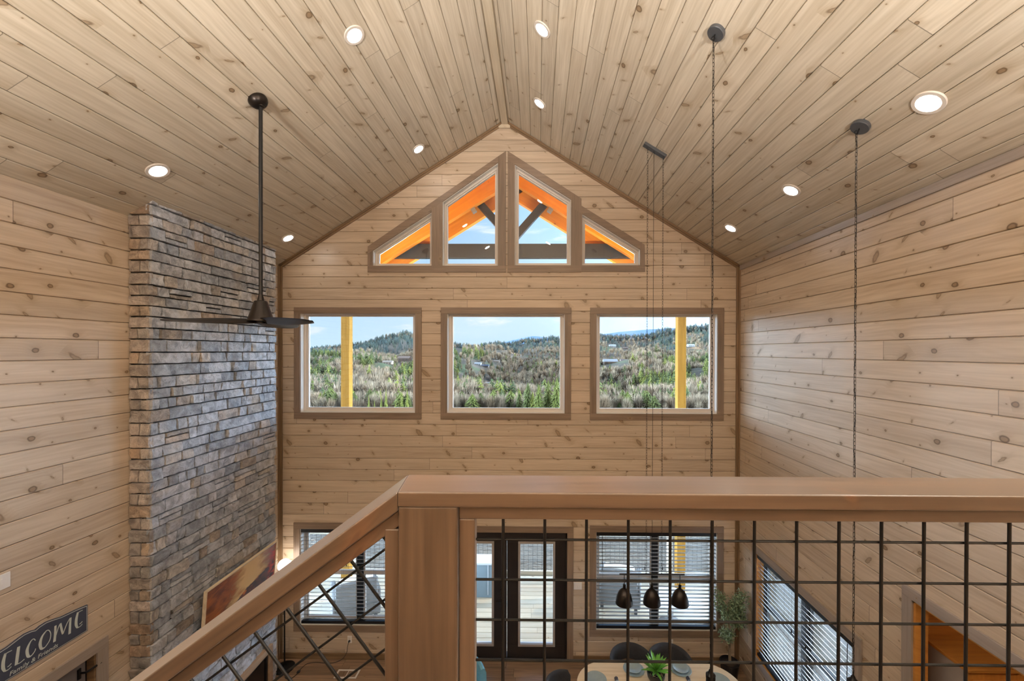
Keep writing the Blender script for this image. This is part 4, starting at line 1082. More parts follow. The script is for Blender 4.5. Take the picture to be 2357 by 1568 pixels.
for k_ in range(30):
    tier = k_ / 30; a = k_ * 2.39996; inc = math.radians(82 - 62 * tier + rnd.uniform(-6, 6)); Ln = .20 - .05 * tier * rnd.random(); wd = .019
    nb = len(lv.v); dx, dy = math.cos(a), math.sin(a)
    for i in range(8):
        f = i / 7; bend = inc + f * .25 * (1 - tier); r_ = Ln * f
        px = 1.505 + dx * (math.sin(inc) * r_ + .008) ; py = 5.225 + dy * (math.sin(inc) * r_ + .008); pz = TZ + .115 + math.cos(bend * .9) * r_ + .05 * tier
        w_ = wd * (math.sin(PI * (.18 + .82 * f)) ** .8 if f < 1 else .0) + .0006
        lv.v += [(px - dy * w_, py + dx * w_, pz + .006), (px, py, pz - .004), (px + dy * w_, py - dx * w_, pz + .006)]
    for i in range(7):
        A = nb + i * 3; lv.face((A, A + 1, A + 4, A + 3), None, True); lv.face((A + 1, A + 2, A + 5, A + 4), None, True)
lv.build('leaves', M['leafaloe'], t)

# olive tree -------------------------------------------------------------------
OX, OY = 2.93, 6.30
t = thing('olive_tree', (OX, OY, 0), 'slender potted olive tree in the corner by the dining window', 'plant')
mb = MB(); mb.lathe([(.095, 0), (.11, .01), (.135, .20), (.14, .22), (.13, .22), (.125, .2), (.0, .2)], (OX, OY, 0), (0, 0, 1), 32); mb.build('pot', M['pot'], t)
mb = MB(); mb.lathe([(.127, .19), (.06, .205), (.0, .21)], (OX, OY, 0), (0, 0, 1), 24); mb.build('soil', M['soil'], t)
mb = MB(); rnd = random.Random(11); tips = []
br = [((OX, OY, .2), (OX - .03, OY - .02, .75), (OX - .06, OY - .05, 1.15), .015, 1.18), ((OX + .015, OY, .2), (OX + .01, OY + .0, .7), (OX + .05, OY - .06, 1.1), .012, 1.0), ((OX - .01, OY, .35), (OX - .07, OY - .1, .6), (OX - .17, OY - .14, .72), .007, .5), ((OX, OY, .5), (OX + .08, OY - .05, .8), (OX + .12, OY - .10, 1.0), .007, .6)]
for p0, p1, p2, r_, sp in br:
    mb.tube(smooth([p0, p1, p2]), [r_ * (1 - .6 * i / 12) for i in range(13)], 7)
    for q in range(9 if sp > .7 else 4):
        a = rnd.random() * 6.28; s_ = rnd.uniform(.08, .24) * sp; b_ = Vector(p1).lerp(Vector(p2), rnd.uniform(.2, 1)); e_ = b_ + Vector((math.cos(a) * s_ * .75, math.sin(a) * s_ * .6 - .03, s_ * rnd.uniform(.3, 1.5)))
        e_.x = min(e_.x, XR - .06); e_.y = min(e_.y, D - .07)
        mb.tube([b_, (b_ + e_) / 2 + Vector((0, 0, .02)), e_], [.004, .003, .0015], 5); tips.append((b_, e_))
mb.build('stems', M['bark'], t)
lv = MB()
for b_, e_ in tips:
    for q in range(105):
        p = b_.lerp(e_, rnd.uniform(.15, 1.05)) + Vector((rnd.gauss(0, .035), rnd.gauss(0, .035), rnd.gauss(0, .04)))
        p.x = min(p.x, XR - .04); p.y = min(p.y, D - .05)
        d_ = Vector((rnd.gauss(0, 1), rnd.gauss(0, 1), rnd.gauss(0, .6))).normalized(); s_ = d_.orthogonal().normalized(); s_.rotate(Matrix.Rotation(rnd.random() * 6.28, 3, d_)); L_ = rnd.uniform(.032, .058); w_ = L_ * .19
        lv.quad([p, p + d_ * L_ * .5 + s_ * w_, p + d_ * L_, p + d_ * L_ * .5 - s_ * w_])
lv.build('leaves', M['leafolive'], t)

# teal chair ------------------------------------------------------------------
t = thing('teal_armchair', (-1.02, 5.45, 0), 'teal fabric tub armchair in front of the glass door', 'chair')
mb = MB(); nb = 0; K = 28
for i in range(K + 1):
    a = math.radians(-60 + 300 * i / K) + PI; f = abs(i / K - .5) * 2; ht = .82 - .22 * f ** 2
    for q in range(12):
        th = 2 * PI * q / 12; hh = (ht - .12) / 2; cz = (ht + .12) / 2
        rr = .325 + .055 * math.cos(th); mb.v.append((-1.02 + rr * math.cos(a - PI / 2 + PI / 2 - PI / 2), 5.45 + rr * math.sin(a - PI / 2), cz + hh * (abs(math.sin(th)) ** .5) * (1 if math.sin(th) >= 0 else -1)))
for i in range(K):
    for q in range(12):
        A = i * 12; q2 = (q + 1) % 12; mb.face((A + q, A + 12 + q, A + 12 + q2, A + q2), None, True)
mb.face(list(range(12))); mb.face([K * 12 + q for q in range(12)][::-1]); mb.build('backrest', M['teal'], t)
mb = MB(); mb.lathe([(.0, .12), (.27, .12), (.285, .16), (.285, .38), (.26, .43), (.0, .44)], (-1.02, 5.45, 0), (0, 0, 1), 32); mb.build('seat', M['teal'], t)
for a in (45, 135, 225, 315):
    r_ = math.radians(a); mb = MB(); mb.tube([(-1.02 + .22 * math.cos(r_), 5.45 + .22 * math.sin(r_), .14), (-1.02 + .26 * math.cos(r_), 5.45 + .26 * math.sin(r_), 0)], [.02, .012], 8); mb.build('leg', M['blackm'], t)

# ================================================================== outside
DZ = -.06
mb = MB()
DY1 = 9.15
struct(planks('deck', [[(-6.0, D + .17), (5.2, D + .17), (5.2, DY1), (-6.0, DY1)]], [], lambda s, t, d: (s, t, DZ - d), M['deck'], w=.14, t0=.02, back=.04, vshape=(.003, .003, .003, .03)), 'sunlit wooden deck')
mb = MB(); mb.box(-6.0, 5.2, DY1 - .04, DY1, DZ - .3, DZ - .02); struct(mb.build('deck_joist', M['deck']), 'rim board of the deck')
mb = MB(); mb.quad([(XR + .3, -6, -.12), (16, -6, -.12), (16, 9.2, -.12), (XR + .3, 9.2, -.12)]); struct(mb.build('ground_yard', M['yard']), 'pale gravel yard beside the house')
# porch posts
for i, (x, lb) in enumerate(((-4.005, 'yellow square porch post seen through the window nearest the chimney'), (2.965, 'yellow square porch post seen through the window nearest the dining side wall'))):
    mb = MB(); mb.box(x - .085, x + .085, 8.52, 8.69, DZ, 6.75 if True else 6); tag(mb.build('porch_post', M['postwood'], bevel=.006), lb, 'post')
# porch gable roof: boards seen from below
RZ = 8.66; RS = .625; RX = -.533
kk = math.hypot(1, RS); EL = 4.4
pl_ = lambda s, t, d: (RX - t / kk - d * RS / kk, s, RZ - t * RS / kk + d / kk)
pr_ = lambda s, t, d: (RX + t / kk + d * RS / kk, s, RZ - t * RS / kk + d / kk)
struct(planks('roof_porch', [[(D + .17, 0), (9.3, 0), (9.3, EL), (D + .17, EL)]], [], pl_, M['orangeplank'], w=.14, t0=0., back=.1), 'orange boarded porch roof on the chimney side')
struct(planks('roof_porch', [[(D + .17, 0), (9.3, 0), (9.3, EL), (D + .17, EL)]], [], pr_, M['orangeplank'], w=.14, t0=0., back=.1), 'orange boarded porch roof on the dining side')
tr = thing('porch_truss', (RX, 8.6, 6.87), 'porch gable truss of orange rafters with a charcoal tie beam and two charcoal struts', 'truss')
for y, off, dp in ((8.32, .0, .29), (8.66, .0, .46)):
    for sg in (-1, 1):
        mb = MB(); a = Vector((sg, 0, -RS)).normalized(); nn = Vector((-sg * RS, 0, -1)).normalized()
        nn = (Vector((0, 0, -1)) - a * Vector((0, 0, -1)).dot(a)).normalized()
        p0 = Vector((RX, y, RZ)) + nn * (off + dp / 2); mb.beam(p0, p0 + a * EL, (0, 1, 0), .14, dp); mb.build('rafter', M['orange'], tr, bevel=.004)
mb = MB(); mb.box(-3.0, 2.02, 8.47, 8.60, 6.855, 7.145); mb.build('tie_beam', M['charbeam'], tr, bevel=.006)
for sg in (-1, 1):
    mb = MB(); mb.beam((RX - .08 * -sg * -1, 8.50, 7.12), (RX + sg * .78, 8.50, 8.10), (0, 1, 0), .12, .15); mb.build('strut', M['charbeam'], tr, bevel=.005)
    mb = MB(); mb.obox((RX + sg * .80, 8.36, 7.83), (Vector((sg, 0, -RS)), (0, 1, 0), (sg * RS, 0, 1)), (.045, .05, .10)); mb.build('bracket', M['galv'], tr, bevel=.004)
# deck railing
dk = thing('deck_railing', (0, 9.07, DZ), 'wooden deck railing with wire mesh beyond the glass door', 'railing')
mb = MB(); mb.box(-6, 5.2, 9.02, 9.13, .90, .94); mb.build('top_rail', M['deck'], dk)
mb = MB(); mb.box(-6, 5.2, 9.05, 9.10, .02, .10); mb.build('bottom_rail', M['deck'], dk)
for x in (-6, -4.1, -2.2, -.9, .95, 2.9, 5.1):
    mb = MB(); mb.box(x - .05, x + .05, 9.03, 9.12, DZ, .90); mb.build('post', M['deck'], dk)
mb = MB()
for k_ in range(112): mb.tube([(-6 + .1 * k_, 9.075, .1), (-6 + .1 * k_, 9.075, .9)], .003, 5, False)
for k_ in range(8): mb.tube([(-6, 9.079, .14 + .1 * k_), (5.2, 9.079, .14 + .1 * k_)], .003, 5, False)
mb.build('wire_mesh', M['wire'], dk)
# hot tub and outdoor chairs
t = thing('deck_box', (-1.5, 8.55, DZ), 'grey deck storage box with a pale lid beyond the left glass door leaf', 'storage box')
mb = MB(); mb.box(-2.25, -.76, 8.33, 8.64, DZ, .61); mb.build('body', M['tubgrey'], t, bevel=.01)
mb = MB(); mb.prism([(8.30, .61), (8.66, .61), (8.66, .665), (8.5, .68), (8.30, .655)], lambda q, z_, d: (d, q, z_), -2.28, -.73); mb.build('lid', M['tubcover'], t, bevel=.01)
for x in (-1.75, -1.0):
    mb = MB(); mb.box(x - .008, x + .008, 8.318, 8.332, DZ + .06, .60); mb.build('panel_strip', M['tubcover'], t)
def outdoor_chair(loc, rz, lb):
    t = thing('patio_chair', (0, 0, 0), lb, 'chair', 'wicker chairs on the deck')
    mb = MB(); mb.box(-.36, .36, -.36, .36, .12, .34); mb.build('base', M['wicker'], t, bevel=.02)
    mb = MB(); mb.box(-.36, .36, .28, .38, .34, .80); mb.build('backrest', M['wicker'], t, bevel=.03)
    for sx in (-1, 1):
        mb = MB(); mb.box(sx * .36 - .05, sx * .36 + .05, -.36, .36, .10, .58); mb.build('armrest', M['wicker'], t, bevel=.03)
    mb = MB(); mb.box(-.30, .30, -.34, .26, .345, .46); mb.build('seat_cushion', M['cream'], t, bevel=.04, seg=3)
    mb = MB(); mb.box(-.29, .29, .16, .275, .47, .84); mb.build('back_cushion', M['cream'], t, bevel=.04, seg=3)
    for sx in (-1, 1):
        for sy in (-1, 1):
            mb = MB(); mb.box(sx * .32 - .03, sx * .32 + .03, sy * .32 - .03, sy * .32 + .03, 0, .13); mb.build('foot', M['blackm'], t)
    t.location = loc; t.rotation_euler = (0, 0, rz); return t
oc = outdoor_chair((-3.45, 7.75, DZ), math.radians(-150), 'dark wicker deck chair with cream cushions behind the chimney side window')
t = dup(oc, (1.65, 8.25, DZ), math.radians(165), 'dark wicker deck chair with cream cushions behind the dining window')
t = thing('patio_table', (2.45, 7.6, DZ), 'low pale patio table on the deck behind the dining window', 'table')
mb = MB(); mb.lathe([(.0, .44), (.36, .44), (.37, .46), (.36, .48), (.0, .48)], (2.45, 7.6, DZ), (0, 0, 1), 36); mb.build('top', M['tubcover'], t)
mb = MB(); mb.lathe([(.22, 0), (.2, .02), (.05, .05), (.05, .4), (.12, .44)], (2.45, 7.6, DZ), (0, 0, 1), 24); mb.build('pedestal', M['wicker'], t)

# ------------------------------------------------------------------ valley and hills
SKY_U = [(-1.2, 2), (-.62, 3), (-.554, 5), (-.484, 14), (-.455, 16), (-.41, 24), (-.38, 36), (-.35, 39), (-.32, 47), (-.30, 41), (-.25, 26), (-.206, 19), (-.185, 18), (-.155, 11), (-.135, 17), (-.098, 22), (-.07, 19), (-.03, 29), (.01, 30), (.035, 35), (.052, 33), (.10, 36), (.145, 39), (.20, 37), (.25, 41), (.28, 42), (.29, 51), (.335, 55), (.37, 60), (.41, 63), (.5, 68), (.7, 60), (1.2, 30)]
def lerp_t(tab, x):
    if x <= tab[0][0]: return tab[0][1]
    for (a, va), (b, vb) in zip(tab[:-1], tab[1:]):
        if x <= b: return va + (vb - va) * (x - a) / (b - a)
    return tab[-1][1]
BASE = [(9, -520), (14, -400), (30, -260), (60, -205), (100, -172), (160, -128), (230, -92), (330, -62), (450, -34), (600, -16), (750, -6)]
DSK = 900.
def elev(u, d):
    """rise of the ground seen from the house, in thousandths of the distance (x 1/950)"""
    sk = lerp_t(SKY_U, u) - 9
    e_ = lerp_t(BASE, d)
    if d > 600: e_ = -16 + (sk + 16) * min(1, ((d - 600) / (DSK - 600))) ** .8
    ld = math.log(d / 60.) if d > 60 else 0
    k_ = max(0, min(1, (d - 110) / 200)) * max(0, min(1, (DSK - d) / 200))
    e_ += k_ * (20 * mnoise.noise(Vector((u * 5.5 + 3, ld * 2.3, .3))) + 9 * mnoise.noise(Vector((u * 14, ld * 5, 4.))) + 8 * math.sin(ld * 7 + u * 9))
    x = u * d; f2 = max(0, min(1, (d - 150) / 150)) * max(0, min(1, (DSK - 30 - d) / 260))
    rg = 1 - abs(mnoise.noise(Vector((x / 170. + .4, d / 230., 7.7)))) * 2.2 + .35 * mnoise.noise(Vector((x / 60., d / 70., 3.1)))
    e_ += f2 * 24. * (rg - .45) * 950 / max(d, 200) * .55
    if d > DSK: e_ = sk - (d - DSK) * .10
    return e_
def gz(u, d): return CZ + d * elev(u, d) / 950.
UB = [-1.0 + i * .0125 for i in range(161)]
DB = [9.3] + [12 * (1250 / 12.) ** (i / 90.) for i in range(91)]
mb = MB()
for d in DB:
    for u in UB: mb.v.append((u * d, d, gz(u, d)))
nu = len(UB)
for j in range(len(DB) - 1):
    for i in range(nu - 1):
        A = j * nu + i; mb.face((A, A + 1, A + nu + 1, A + nu), None, True)
def ground():
    s = N('winter_hillside'); tc = s.n('TexCoord'); o = tc.outputs['Object']
    n1 = s.noise(o, .02, 5, .6); n2 = s.noise(o, .12, 5, .65); n3 = s.noise(o, .9, 4, .7)
    c = s.mix(s.ramp(n2, .35, .65), (.06, .047, .035), (.095, .074, .052))
    c = s.mix(s.ramp(n1, .5, .62), c, (.06, .07, .032))
    c = s.mix(s.ramp(s.noise(o, .011, 3), .63, .70, 0, .8), c, (.30, .17, .085))
    c = s.mix(s.ramp(n3, .45, .7, 0, .55), c, (.04, .035, .028))
    s.bsdf(c, .95, .1, 0., s.bump(n3, .5)); return s.m
M['ground'] = ground()
hl = struct(mb.build('hills', M['ground']), 'wooded valley sides beyond the windows')
# far mountain, distance haze painted into its blue colour
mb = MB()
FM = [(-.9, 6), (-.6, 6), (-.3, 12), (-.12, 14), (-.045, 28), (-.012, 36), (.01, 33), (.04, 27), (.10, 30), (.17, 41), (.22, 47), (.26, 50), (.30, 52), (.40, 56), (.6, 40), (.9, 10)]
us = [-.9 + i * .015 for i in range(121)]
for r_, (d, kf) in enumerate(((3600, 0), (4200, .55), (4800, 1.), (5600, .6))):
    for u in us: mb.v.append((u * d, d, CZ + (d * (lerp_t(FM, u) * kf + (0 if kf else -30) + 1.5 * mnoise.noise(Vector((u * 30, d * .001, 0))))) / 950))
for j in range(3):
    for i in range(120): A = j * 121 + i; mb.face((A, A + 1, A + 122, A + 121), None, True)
M['farhill'] = plain('haze_blue_hill', (.075, .11, .15), 1., var=.06, scale=.003, spec=.0)
struct(mb.build('mountains', M['farhill']), 'far mountain with haze painted in as blue')

# trees: unit-height shapes scattered on the slope --------------------------------
rt = random.Random(5)
def bare_tree(nb, seed):
    r = random.Random(seed); V = []; F = []
    def blade(a, b, w):
        a = Vector(a); b = Vector(b); d = (b - a).normalized(); s_ = d.orthogonal().normalized(); s_.rotate(Matrix.Rotation(r.random() * 6.28, 3, d)); n = len(V)
        V.extend([tuple(a - s_ * w), tuple(a + s_ * w), tuple(b)]); F.append((n, n + 1, n + 2))
    blade((0, 0, 0), (.01, 0, .8), .022); blade((0, 0, 0), (0, .01, .75), .022)
    for k_ in range(nb):
        zc = .22 + .5 * r.random(); a = r.random() * 6.28; ph = r.random(); rad = .24 * math.sin(PI * (.15 + .75 * ph)) * r.uniform(.6, 1.1)
        b = (math.cos(a) * rad, math.sin(a) * rad, .36 + .64 * ph); blade((math.cos(a) * rad * .25, math.sin(a) * rad * .25, min(zc, b[2] - .1)), b, (.013 + .014 * r.random()) * (60. / nb) ** .5)
    return V, F
def ever_tree(layers, spikes, seed, round_=False):
    r = random.Random(seed); V = []; F = []
    V += [(-.015, 0, 0), (.015, 0, 0), (0, .015, .6)]; F.append((0, 1, 2))
    for l in range(layers):
        f = l / (layers - 1); zc = .14 + .82 * f; R_ = (.26 * (1 - f) ** .75 + .02) if not round_ else .30 * math.sin(PI * (.22 + .72 * f)) + .02
        for k_ in range(spikes):
            a = 6.283 * (k_ + r.random() * .8) / spikes + l; rr = R_ * r.uniform(.7, 1.15); da = 1.9 / spikes * 1.3; n = len(V); up = r.uniform(-.02, .06)
            V += [(0, 0, zc + .10), (math.cos(a - da) * rr * .7, math.sin(a - da) * rr * .7, zc + up * .3), (math.cos(a) * rr, math.sin(a) * rr, zc - .045 + up), (math.cos(a + da) * rr * .7, math.sin(a + da) * rr * .7, zc + up * .3)]
            F += [(n, n + 1, n + 2), (n, n + 2, n + 3)]
    return V, F
def leafmat(name, var):
    s = N(name); at = s.n('VertexColor', layer_name='Col'); oi = s.n('ObjectInfo')
    s.bsdf(at.outputs[0], .9, .1); return s.m
M['forest'] = leafmat('forest_foliage', .2)
HUES_B = [(0.1273, 0.0881, 0.0543), (0.148, 0.1053, 0.0645), (0.1066, 0.0734, 0.0449), (0.1362, 0.0881, 0.0505), (0.1184, 0.0857, 0.0543)]
HUES_E = [(0.042, 0.045, 0.0112), (0.0595, 0.0619, 0.0129), (0.0297, 0.0365, 0.0129), (0.084, 0.0816, 0.0147), (0.042, 0.0464, 0.0155)]
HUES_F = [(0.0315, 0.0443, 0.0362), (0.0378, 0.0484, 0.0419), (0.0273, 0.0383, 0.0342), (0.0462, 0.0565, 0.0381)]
def patch(u, d):
    return mnoise.noise(Vector((u * 9, math.log(d) * 4.5, 2.7))) + .5 * mnoise.noise(Vector((u * 26, math.log(d) * 12, 8.)))
pts = []
for k_ in range(12000):
    d = 112 * (900 / 112.) ** (rt.random() ** .85); u = rt.uniform(-.64, .50) if d > 120 else rt.uniform(-.62, .46)
    pv_ = patch(u, d); ev = pv_ > ((.55 if u < -.10 else .22) if d < 250 else .16 if d < 620 else (-.25 if u < -.25 else -.02)) or rt.random() < .07
    h = rt.uniform(7, 11.5) * (1. if ev else .95)
    if d < 160: h *= .75
    pts.append((d, u, ev, h))
pts.sort()
# keep the house clearings open
HOUSES = [(892, 836, 20, 'tan', 'small tan house on the hillside seen in the window nearest the chimney'),
          (930, 829, 26, 'brown', 'long brown roofed house above the track, in the window nearest the chimney'),
          (866, 838, 12, 'dark', 'small dark cabin left of the tan house'),
          (1100, 838, 14, 'white', 'pale roofed cabin at the middle of the valley'),
          (1117, 843, 15, 'blue', 'dark blue roofed cabin beside the pale roofed one'),
          (1143, 832, 12, 'tan', 'small tan cabin on the knoll in the middle window'),
          (1056, 808, 9, 'white', 'tiny white house near the skyline in the middle window'),
          (1123, 881, 11, 'white', 'white shed among the bare trees in the middle window'),
          (1404, 836, 30, 'log', 'log house with pale roof in the window nearest the dining side'),
          (1436, 830, 16, 'brown', 'brown cabin beside the log house'),
          (1409, 796, 14, 'white', 'upper white house on the far slope above the log house'),
          (1438, 800, 10, 'brown', 'small brown house on the far slope beside the white one'),
          (1451, 908, 26, 'blue', 'dark roofed house low on the slope by the dirt drive'),
          (1602, 853, 20, 'teal', 'teal roofed cabin right of the porch post'),
          (1588, 795, 14, 'white', 'pale house high on the slope right of the porch post'),
          (1055, 878, 10, 'tan', 'tan house at the near edge of the middle window view')]
def find_d(u, e_):
    best = None
    for i in range(400):
        d = 110 * (880 / 110.) ** (i / 399.)
        v = abs(elev(u, d) - e_)
        if best is None or v < best[0]: best = (v, d)
    return best[1]
HP = []
for px, py, wpx, kind, lb in HOUSES:
    u = (px - 1238) / 950.; d = find_d(u, 809 - py - 3); HP.append((u, d, wpx * d / 950., kind, lb))
def blocked(u, d, h):
    for hu, hd, hw, _, _ in HP:
        if hd * .62 < d < hd * 1.03 and abs(u - hu) * hd < hw * .62 + 1.5:
            # would the crown cover the house?
            top = elev(u, d) + h / d * 950
            if top > elev(hu, hd) + 1: return True
    return False
near_b = 0; near_e = 0
protoB = [bare_tree(420, i) for i in range(4)]; protoE = [ever_tree(20, 13, i + 20, i != 1) for i in range(3)]
def mesh_of(name, VF, hue, seed):
    V, F = VF; r = random.Random(seed); me = bpy.data.meshes.new(name); me.from_pydata(V, [], F); ca = me.color_attributes.new('Col', 'FLOAT_COLOR', 'CORNER')
    cols = []
    for p in me.polygons:
        g = r.uniform(.7, 1.3)
        for _ in range(p.loop_total): cols += [hue[0] * g, hue[1] * g, hue[2] * g, 1]
    ca.data.foreach_set('color', cols); me.materials.append(M['forest']); return me
meB = [mesh_of('bare_tree', p, HUES_B[i], i) for i, p in enumerate(protoB)]
meE = [mesh_of('evergreen_tree', p, HUES_E[[1, 3, 0][i]], i) for i, p in enumerate(protoE)]
def put(kind, u, d, h, label, cat, group, me):
    o = bpy.data.objects.new(kind, me); C.objects.link(o); o.location = (u * d, d, gz(u, d) - .15); o.scale = (h * rt.uniform(.95, 1.25), h * rt.uniform(.95, 1.25), h); o.rotation_euler = (0, 0, rt.random() * 6.28)
    tag(o, label, cat, group)
# young pines along the foot of the view from the window nearest the chimney
YP = [(847, 938, 34), (860, 941, 26), (876, 938, 36), (887, 936, 44), (909, 939, 24), (924, 937, 40), (936, 936, 44)]
for px, py, hp in YP:
    u = (px - 1238) / 950.; d = 102.
    ee = elev(u, d); h = (hp + (809 - py) - ee) * d / 950. if False else hp * d / 950.
    o = bpy.data.objects.new('young_pine', meE[1]); C.objects.link(o)
    z0 = CZ + d * (809 - py - 6) / 950.
    o.location = (u * d, d, gz(u, d) - .15); hh = z0 + h - gz(u, d); o.scale = (h * .62, h * .62, hh); tag(o, 'young bright pine at the foot of the view in the window nearest the chimney', 'tree', 'young bright pines')
EV2 = [(1215, 945, 60), (1240, 950, 62), (1262, 946, 66), (1282, 944, 70), (1195, 955, 50)]
for px, py, hp in EV2:
    u = (px - 1238) / 950.; d = 105. + (px % 7) * 2; h = hp * d / 950.; top = CZ + d * (809 - py) / 950. + h
    o = bpy.data.objects.new('broad_pine', meE[2] if px % 2 else meE[0]); C.objects.link(o); o.location = (u * d, d, gz(u, d) - .15); hh = top - gz(u, d); o.scale = (hh * .55, hh * .55, hh)
    tag(o, 'broad green pine at the lower right of the middle window view', 'tree', 'broad green pines')
sV = []; sF = []; sC = []; nV = 0
lowB = [bare_tree(60, 100 + i) for i in range(5)]; lowE = [ever_tree(8, 8, 200 + i, i != 1) for i in range(4)]
for d, u, ev, h in pts:
    if blocked(u, d, h): continue
    if ev and near_e < 80 and d > 110:
        near_e += 1; put('evergreen_tree', u, d, h, 'green conifer among the nearer bare trees of the valley', 'tree', 'green conifers in the valley', meE[near_e % 3]); continue
    if not ev and near_b < 190:
        near_b += 1; put('bare_tree', u, d, h, 'leafless grey tree on the nearer slope of the valley', 'tree', 'leafless trees in the valley', meB[near_b % 4]); continue
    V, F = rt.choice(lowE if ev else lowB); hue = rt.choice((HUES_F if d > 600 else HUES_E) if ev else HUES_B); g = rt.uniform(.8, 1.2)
    x, y, z_ = u * d, d, gz(u, d) - .2; c_, s_ = math.cos(d * 7.1), math.sin(d * 7.1); wx = h * rt.uniform(1.1, 1.5)
    if ev: wx = h * rt.uniform(.8, 1.1)
    for (a, b, zz) in V: sV.append((x + (a * c_ - b * s_) * wx, y + (a * s_ + b * c_) * wx, z_ + zz * h))
    for f in F:
        sF.append(tuple(q + nV for q in f)); gg = g * rt.uniform(.75, 1.25); sC.append((hue[0] * gg, hue[1] * gg, hue[2] * gg, 1))
    nV += len(V)
# skyline trees
for k_ in range(1500):
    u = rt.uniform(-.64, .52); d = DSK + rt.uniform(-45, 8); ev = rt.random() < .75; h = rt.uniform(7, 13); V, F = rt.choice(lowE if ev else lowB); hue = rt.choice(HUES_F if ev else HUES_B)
    x, y, z_ = u * d, d, gz(u, d) - .3; wx = h * 1.1
    for (a, b, zz) in V: sV.append((x + a * wx, y + b * wx, z_ + zz * h))
    for f in F: sF.append(tuple(q + nV for q in f)); gg = rt.uniform(.7, 1.2); sC.append((hue[0] * gg, hue[1] * gg, hue[2] * gg, 1))
    nV += len(V)
me = bpy.data.meshes.new('forest'); me.from_pydata(sV, [], sF); ca = me.color_attributes.new('Col', 'FLOAT_COLOR', 'CORNER'); ca.data.foreach_set('color', [x for c_, f in zip(sC, sF) for _ in f for x in c_]); me.materials.append(M['forest'])
o = bpy.data.objects.new('forest', me); C.objects.link(o); tag(o, 'mixed bare and evergreen woods covering the far slopes', 'forest', None, 'stuff')
HC = {'tan': ((0.18, 0.126, 0.078), (0.156, 0.114, 0.081)), 'brown': ((0.09, 0.051, 0.03), (0.102, 0.063, 0.042)), 'dark': ((0.036, 0.03, 0.03), (0.03, 0.03, 0.036)), 'white': ((0.18, 0.162, 0.144), (0.204, 0.198, 0.192)), 'blue': ((0.12, 0.084, 0.06), (0.03, 0.036, 0.051)), 'log': ((0.084, 0.045, 0.021), (0.156, 0.15, 0.144)), 'teal': ((0.108, 0.084, 0.06), (0.06, 0.132, 0.15))}
for u, d, w_, kind, lb in HP:
    x, y, z_ = u * d, d, gz(u, d) - .4; hw = w_ / 2; hd = hw * .75; hh = w_ * .24; rh = w_ * .20
    t = thing('hillside_house', (x, y, z_), lb, 'house')
    wm = M.get('hw' + kind) or plain('house_wall_' + kind, HC[kind][0], .8); M['hw' + kind] = wm; rm = M.get('hr' + kind) or plain('house_roof_' + kind, HC[kind][1], .6); M['hr' + kind] = rm
    mb = MB(); mb.box(x - hw, x + hw, y - hd, y + hd, z_, z_ + hh + .3); mb.build('walls', wm, t).name = 'wall'
    mb = MB(); mb.prism([(y - hd - .5, z_ + hh), (y + hd + .5, z_ + hh), (y, z_ + hh + rh)], lambda s, t_, q: (q, s, t_), x - hw - .5, x + hw + .5); mb.build('roof', rm, t)
    mb = MB()
    for f in (-.6, 0, .6): mb.box(x + f * hw - .5, x + f * hw + .5, y - hd - .05, y - hd, z_ + hh * .35, z_ + hh * .8)
    mb.build('window', M['headrail'], t)

# ------------------------------------------------------------------ daylight and added fill lights
wd = bpy.data.worlds.new('sky'); SC.world = wd; wd.use_nodes = True; nt = wd.node_tree; nt.nodes.clear()
out = nt.nodes.new('ShaderNodeOutputWorld'); bg = nt.nodes.new('ShaderNodeBackground'); nt.links.new(bg.outputs[0], out.inputs[0])
class WN(N):
    def __init__(s, t): s.t = t
w = WN(nt); tc = w.n('TexCoord'); gx, gy, gz_ = w.sep(tc.outputs['Generated'])
el = w.m_('MAXIMUM', gz_, 0.)
col = w.mix(w.ramp(el, .0, .42, 0, 1, False), (.60, .80, .98), (.26, .50, .88))
cv = w.xyz(w.m_('DIVIDE', gx, w.add(el, .10)), w.m_('DIVIDE', gy, w.add(el, .10)), 0.)
cn = w.noise(w.xyz(w.mul(gx, 2.6), w.mul(gy, 2.6), w.mul(gz_, 13.)), 2.1, 6, .55, .4)
cl_ = w.ramp(cn, .53, .72, 0, .8)
col = w.mix(cl_, col, (.93, .94, .96))
col = w.mix(w.ramp(gz_, -.06, -.005, 1, 0), col, (.20, .20, .17))
sdir = Vector((1.0, .20, .60)).normalized()
dot = w.add(w.add(w.mul(gx, sdir.x), w.mul(gy, sdir.y)), w.mul(gz_, sdir.z))
glow = w.mul(w.m_('POWER', w.m_('MAXIMUM', dot, 0.), 2.5), 5.)
glow = w.mul(glow, w.ramp(gz_, -.02, .06))
side = w.mul(w.add(w.ramp(gx, .52, .85, 0., 130.), w.ramp(w.mul(gx, -1.), .56, .85, 0., 170.)), w.mul(w.ramp(gz_, -.01, .03), w.ramp(gz_, .18, .34, 1., 0.)))  # low side bands added to the sky to light chimney and right wall
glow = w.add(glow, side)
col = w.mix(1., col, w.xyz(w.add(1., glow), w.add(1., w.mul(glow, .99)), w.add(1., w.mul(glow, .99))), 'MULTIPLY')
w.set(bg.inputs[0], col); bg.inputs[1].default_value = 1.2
sl = bpy.data.lights.new('sun', 'SUN'); sl.energy = 4.5; sl.angle = math.radians(.7); sl.color = (1., .93, .82)
so = bpy.data.objects.new('sun', sl); C.objects.link(so)
sd = Vector((-1.0, -.13, -.60)).normalized(); so.rotation_euler = sd.to_track_quat('-Z', 'Y').to_euler(); so.location = (30, -10, 25)
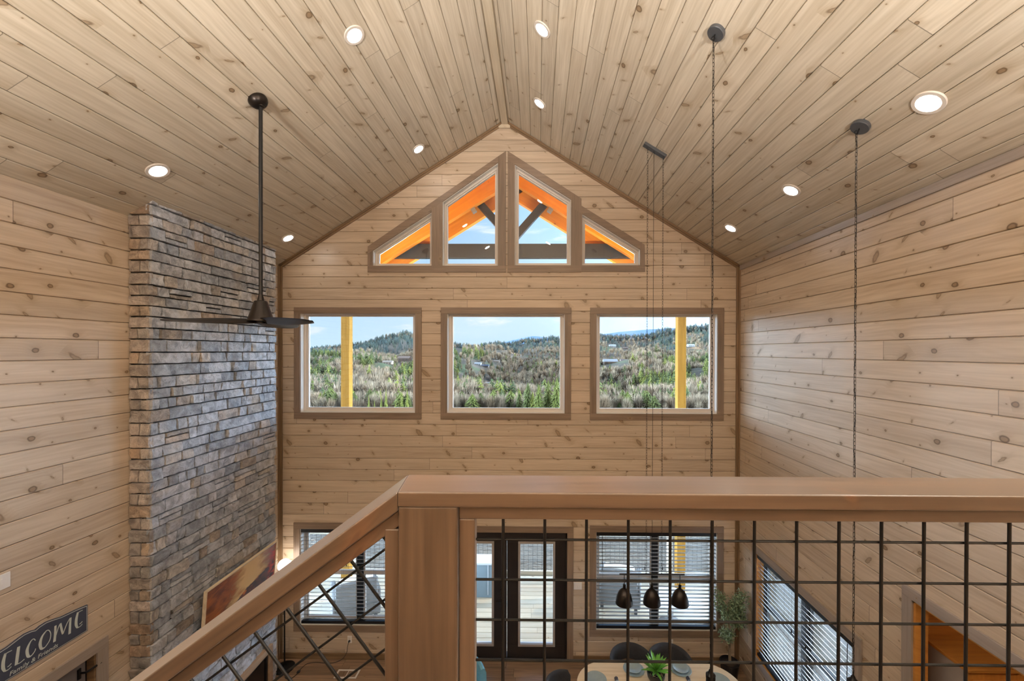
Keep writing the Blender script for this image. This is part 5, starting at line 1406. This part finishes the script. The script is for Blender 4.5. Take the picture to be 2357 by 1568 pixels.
def disk(name, loc, nrm, e_, size=.15, col=(1., .94, .87)):
    l = bpy.data.lights.new(name, 'AREA'); l.shape = 'DISK'; l.size = size; l.energy = e_; l.color = col
    o = bpy.data.objects.new(name, l); C.objects.link(o); o.location = loc; o.rotation_euler = Vector(nrm).to_track_quat('-Z', 'Y').to_euler(); return o
# unseen fill lights added on the ceiling behind the camera, and under the loft
for x, y, sd_ in ((-2.9, .9, 'L'), (-1.7, -1.2, 'L'), (2.64, .6, 'R'), (2.64, -1.4, 'R'), (.3, 1.4, 'R'), (-.6 - .9, 1.3, 'L')):
    p = on_ceil(x, y, sd_) + cnorm(sd_) * .02; disk('rear_fill', p, cnorm(sd_), 10)
for x, y in ((-2.5, .6), (.6, .5), (2.2, .6), (.6, -1.4), (-2.5, -1.4)):
    disk('under_loft_fill', (x, y, 3.26), (0, 0, -1), 2)
for x, y in ((1.9, -1.0), (-2.5, -1.0)):          # added upward fill spots, no lamps stand in the loft
    l = bpy.data.lights.new('loft_fill', 'SPOT'); l.energy = 1300; l.shadow_soft_size = .14; l.color = (1., .95, .885); l.spot_size = math.radians(166); l.spot_blend = .5
    o = bpy.data.objects.new('loft_fill', l); C.objects.link(o); o.location = (x, y, 5.15); o.rotation_euler = (PI, 0, 0)
for x in (-2.4, 1.4): disk('porch_fill', (x, D + .24, 5.86), (0, .35, 1), 48, .2, (1., .9, .76))  # added lights, no fixtures, to brighten the orange rafters
disk('alcove_fill', (4.2, 2.6, 3.28), (0, 0, -1), 5, .15, (1., .78, .5))  # added warm fill with no fixture, lights the alcove

# ------------------------------------------------------------------ camera
cam = bpy.data.cameras.new('camera'); co = bpy.data.objects.new('camera', cam); C.objects.link(co); SC.camera = co
yaw, pit, rol = .0120, .0046, .0024
cy, sy = math.cos(yaw), math.sin(yaw)
r = Vector((cy, sy, 0)); fw = Vector((-sy * math.cos(pit), cy * math.cos(pit), -math.sin(pit))); up = r.cross(fw)
r2 = r * math.cos(rol) + up * math.sin(rol); u2 = -r * math.sin(rol) + up * math.cos(rol)
co.matrix_world = Matrix(((r2.x, u2.x, -fw.x, 0), (r2.y, u2.y, -fw.y, 0), (r2.z, u2.z, -fw.z, CZ), (0, 0, 0, 1)))
cam.sensor_width = 36; cam.sensor_fit = 'HORIZONTAL'; cam.lens = 950 / 2357 * 36
cam.shift_x = (1178.5 - 1226.7) / 2357; cam.shift_y = (812.9 - 784.) / 2357
cam.clip_start = .05; cam.clip_end = 9000

SC.view_settings.view_transform = 'Standard'; SC.view_settings.look = 'None'; SC.view_settings.gamma = 1.; SC.view_settings.use_curve_mapping = False
SC.view_settings.exposure = 0.
cy_ = SC.cycles; cy_.max_bounces = 8; cy_.diffuse_bounces = 5; cy_.glossy_bounces = 3; cy_.transparent_max_bounces = 24; cy_.sample_clamp_indirect = 6.; cy_.caustics_reflective = False; cy_.caustics_refractive = False
cy_.use_denoising = True; cy_.use_adaptive_sampling = True; cy_.adaptive_threshold = .06; cy_.adaptive_min_samples = 16
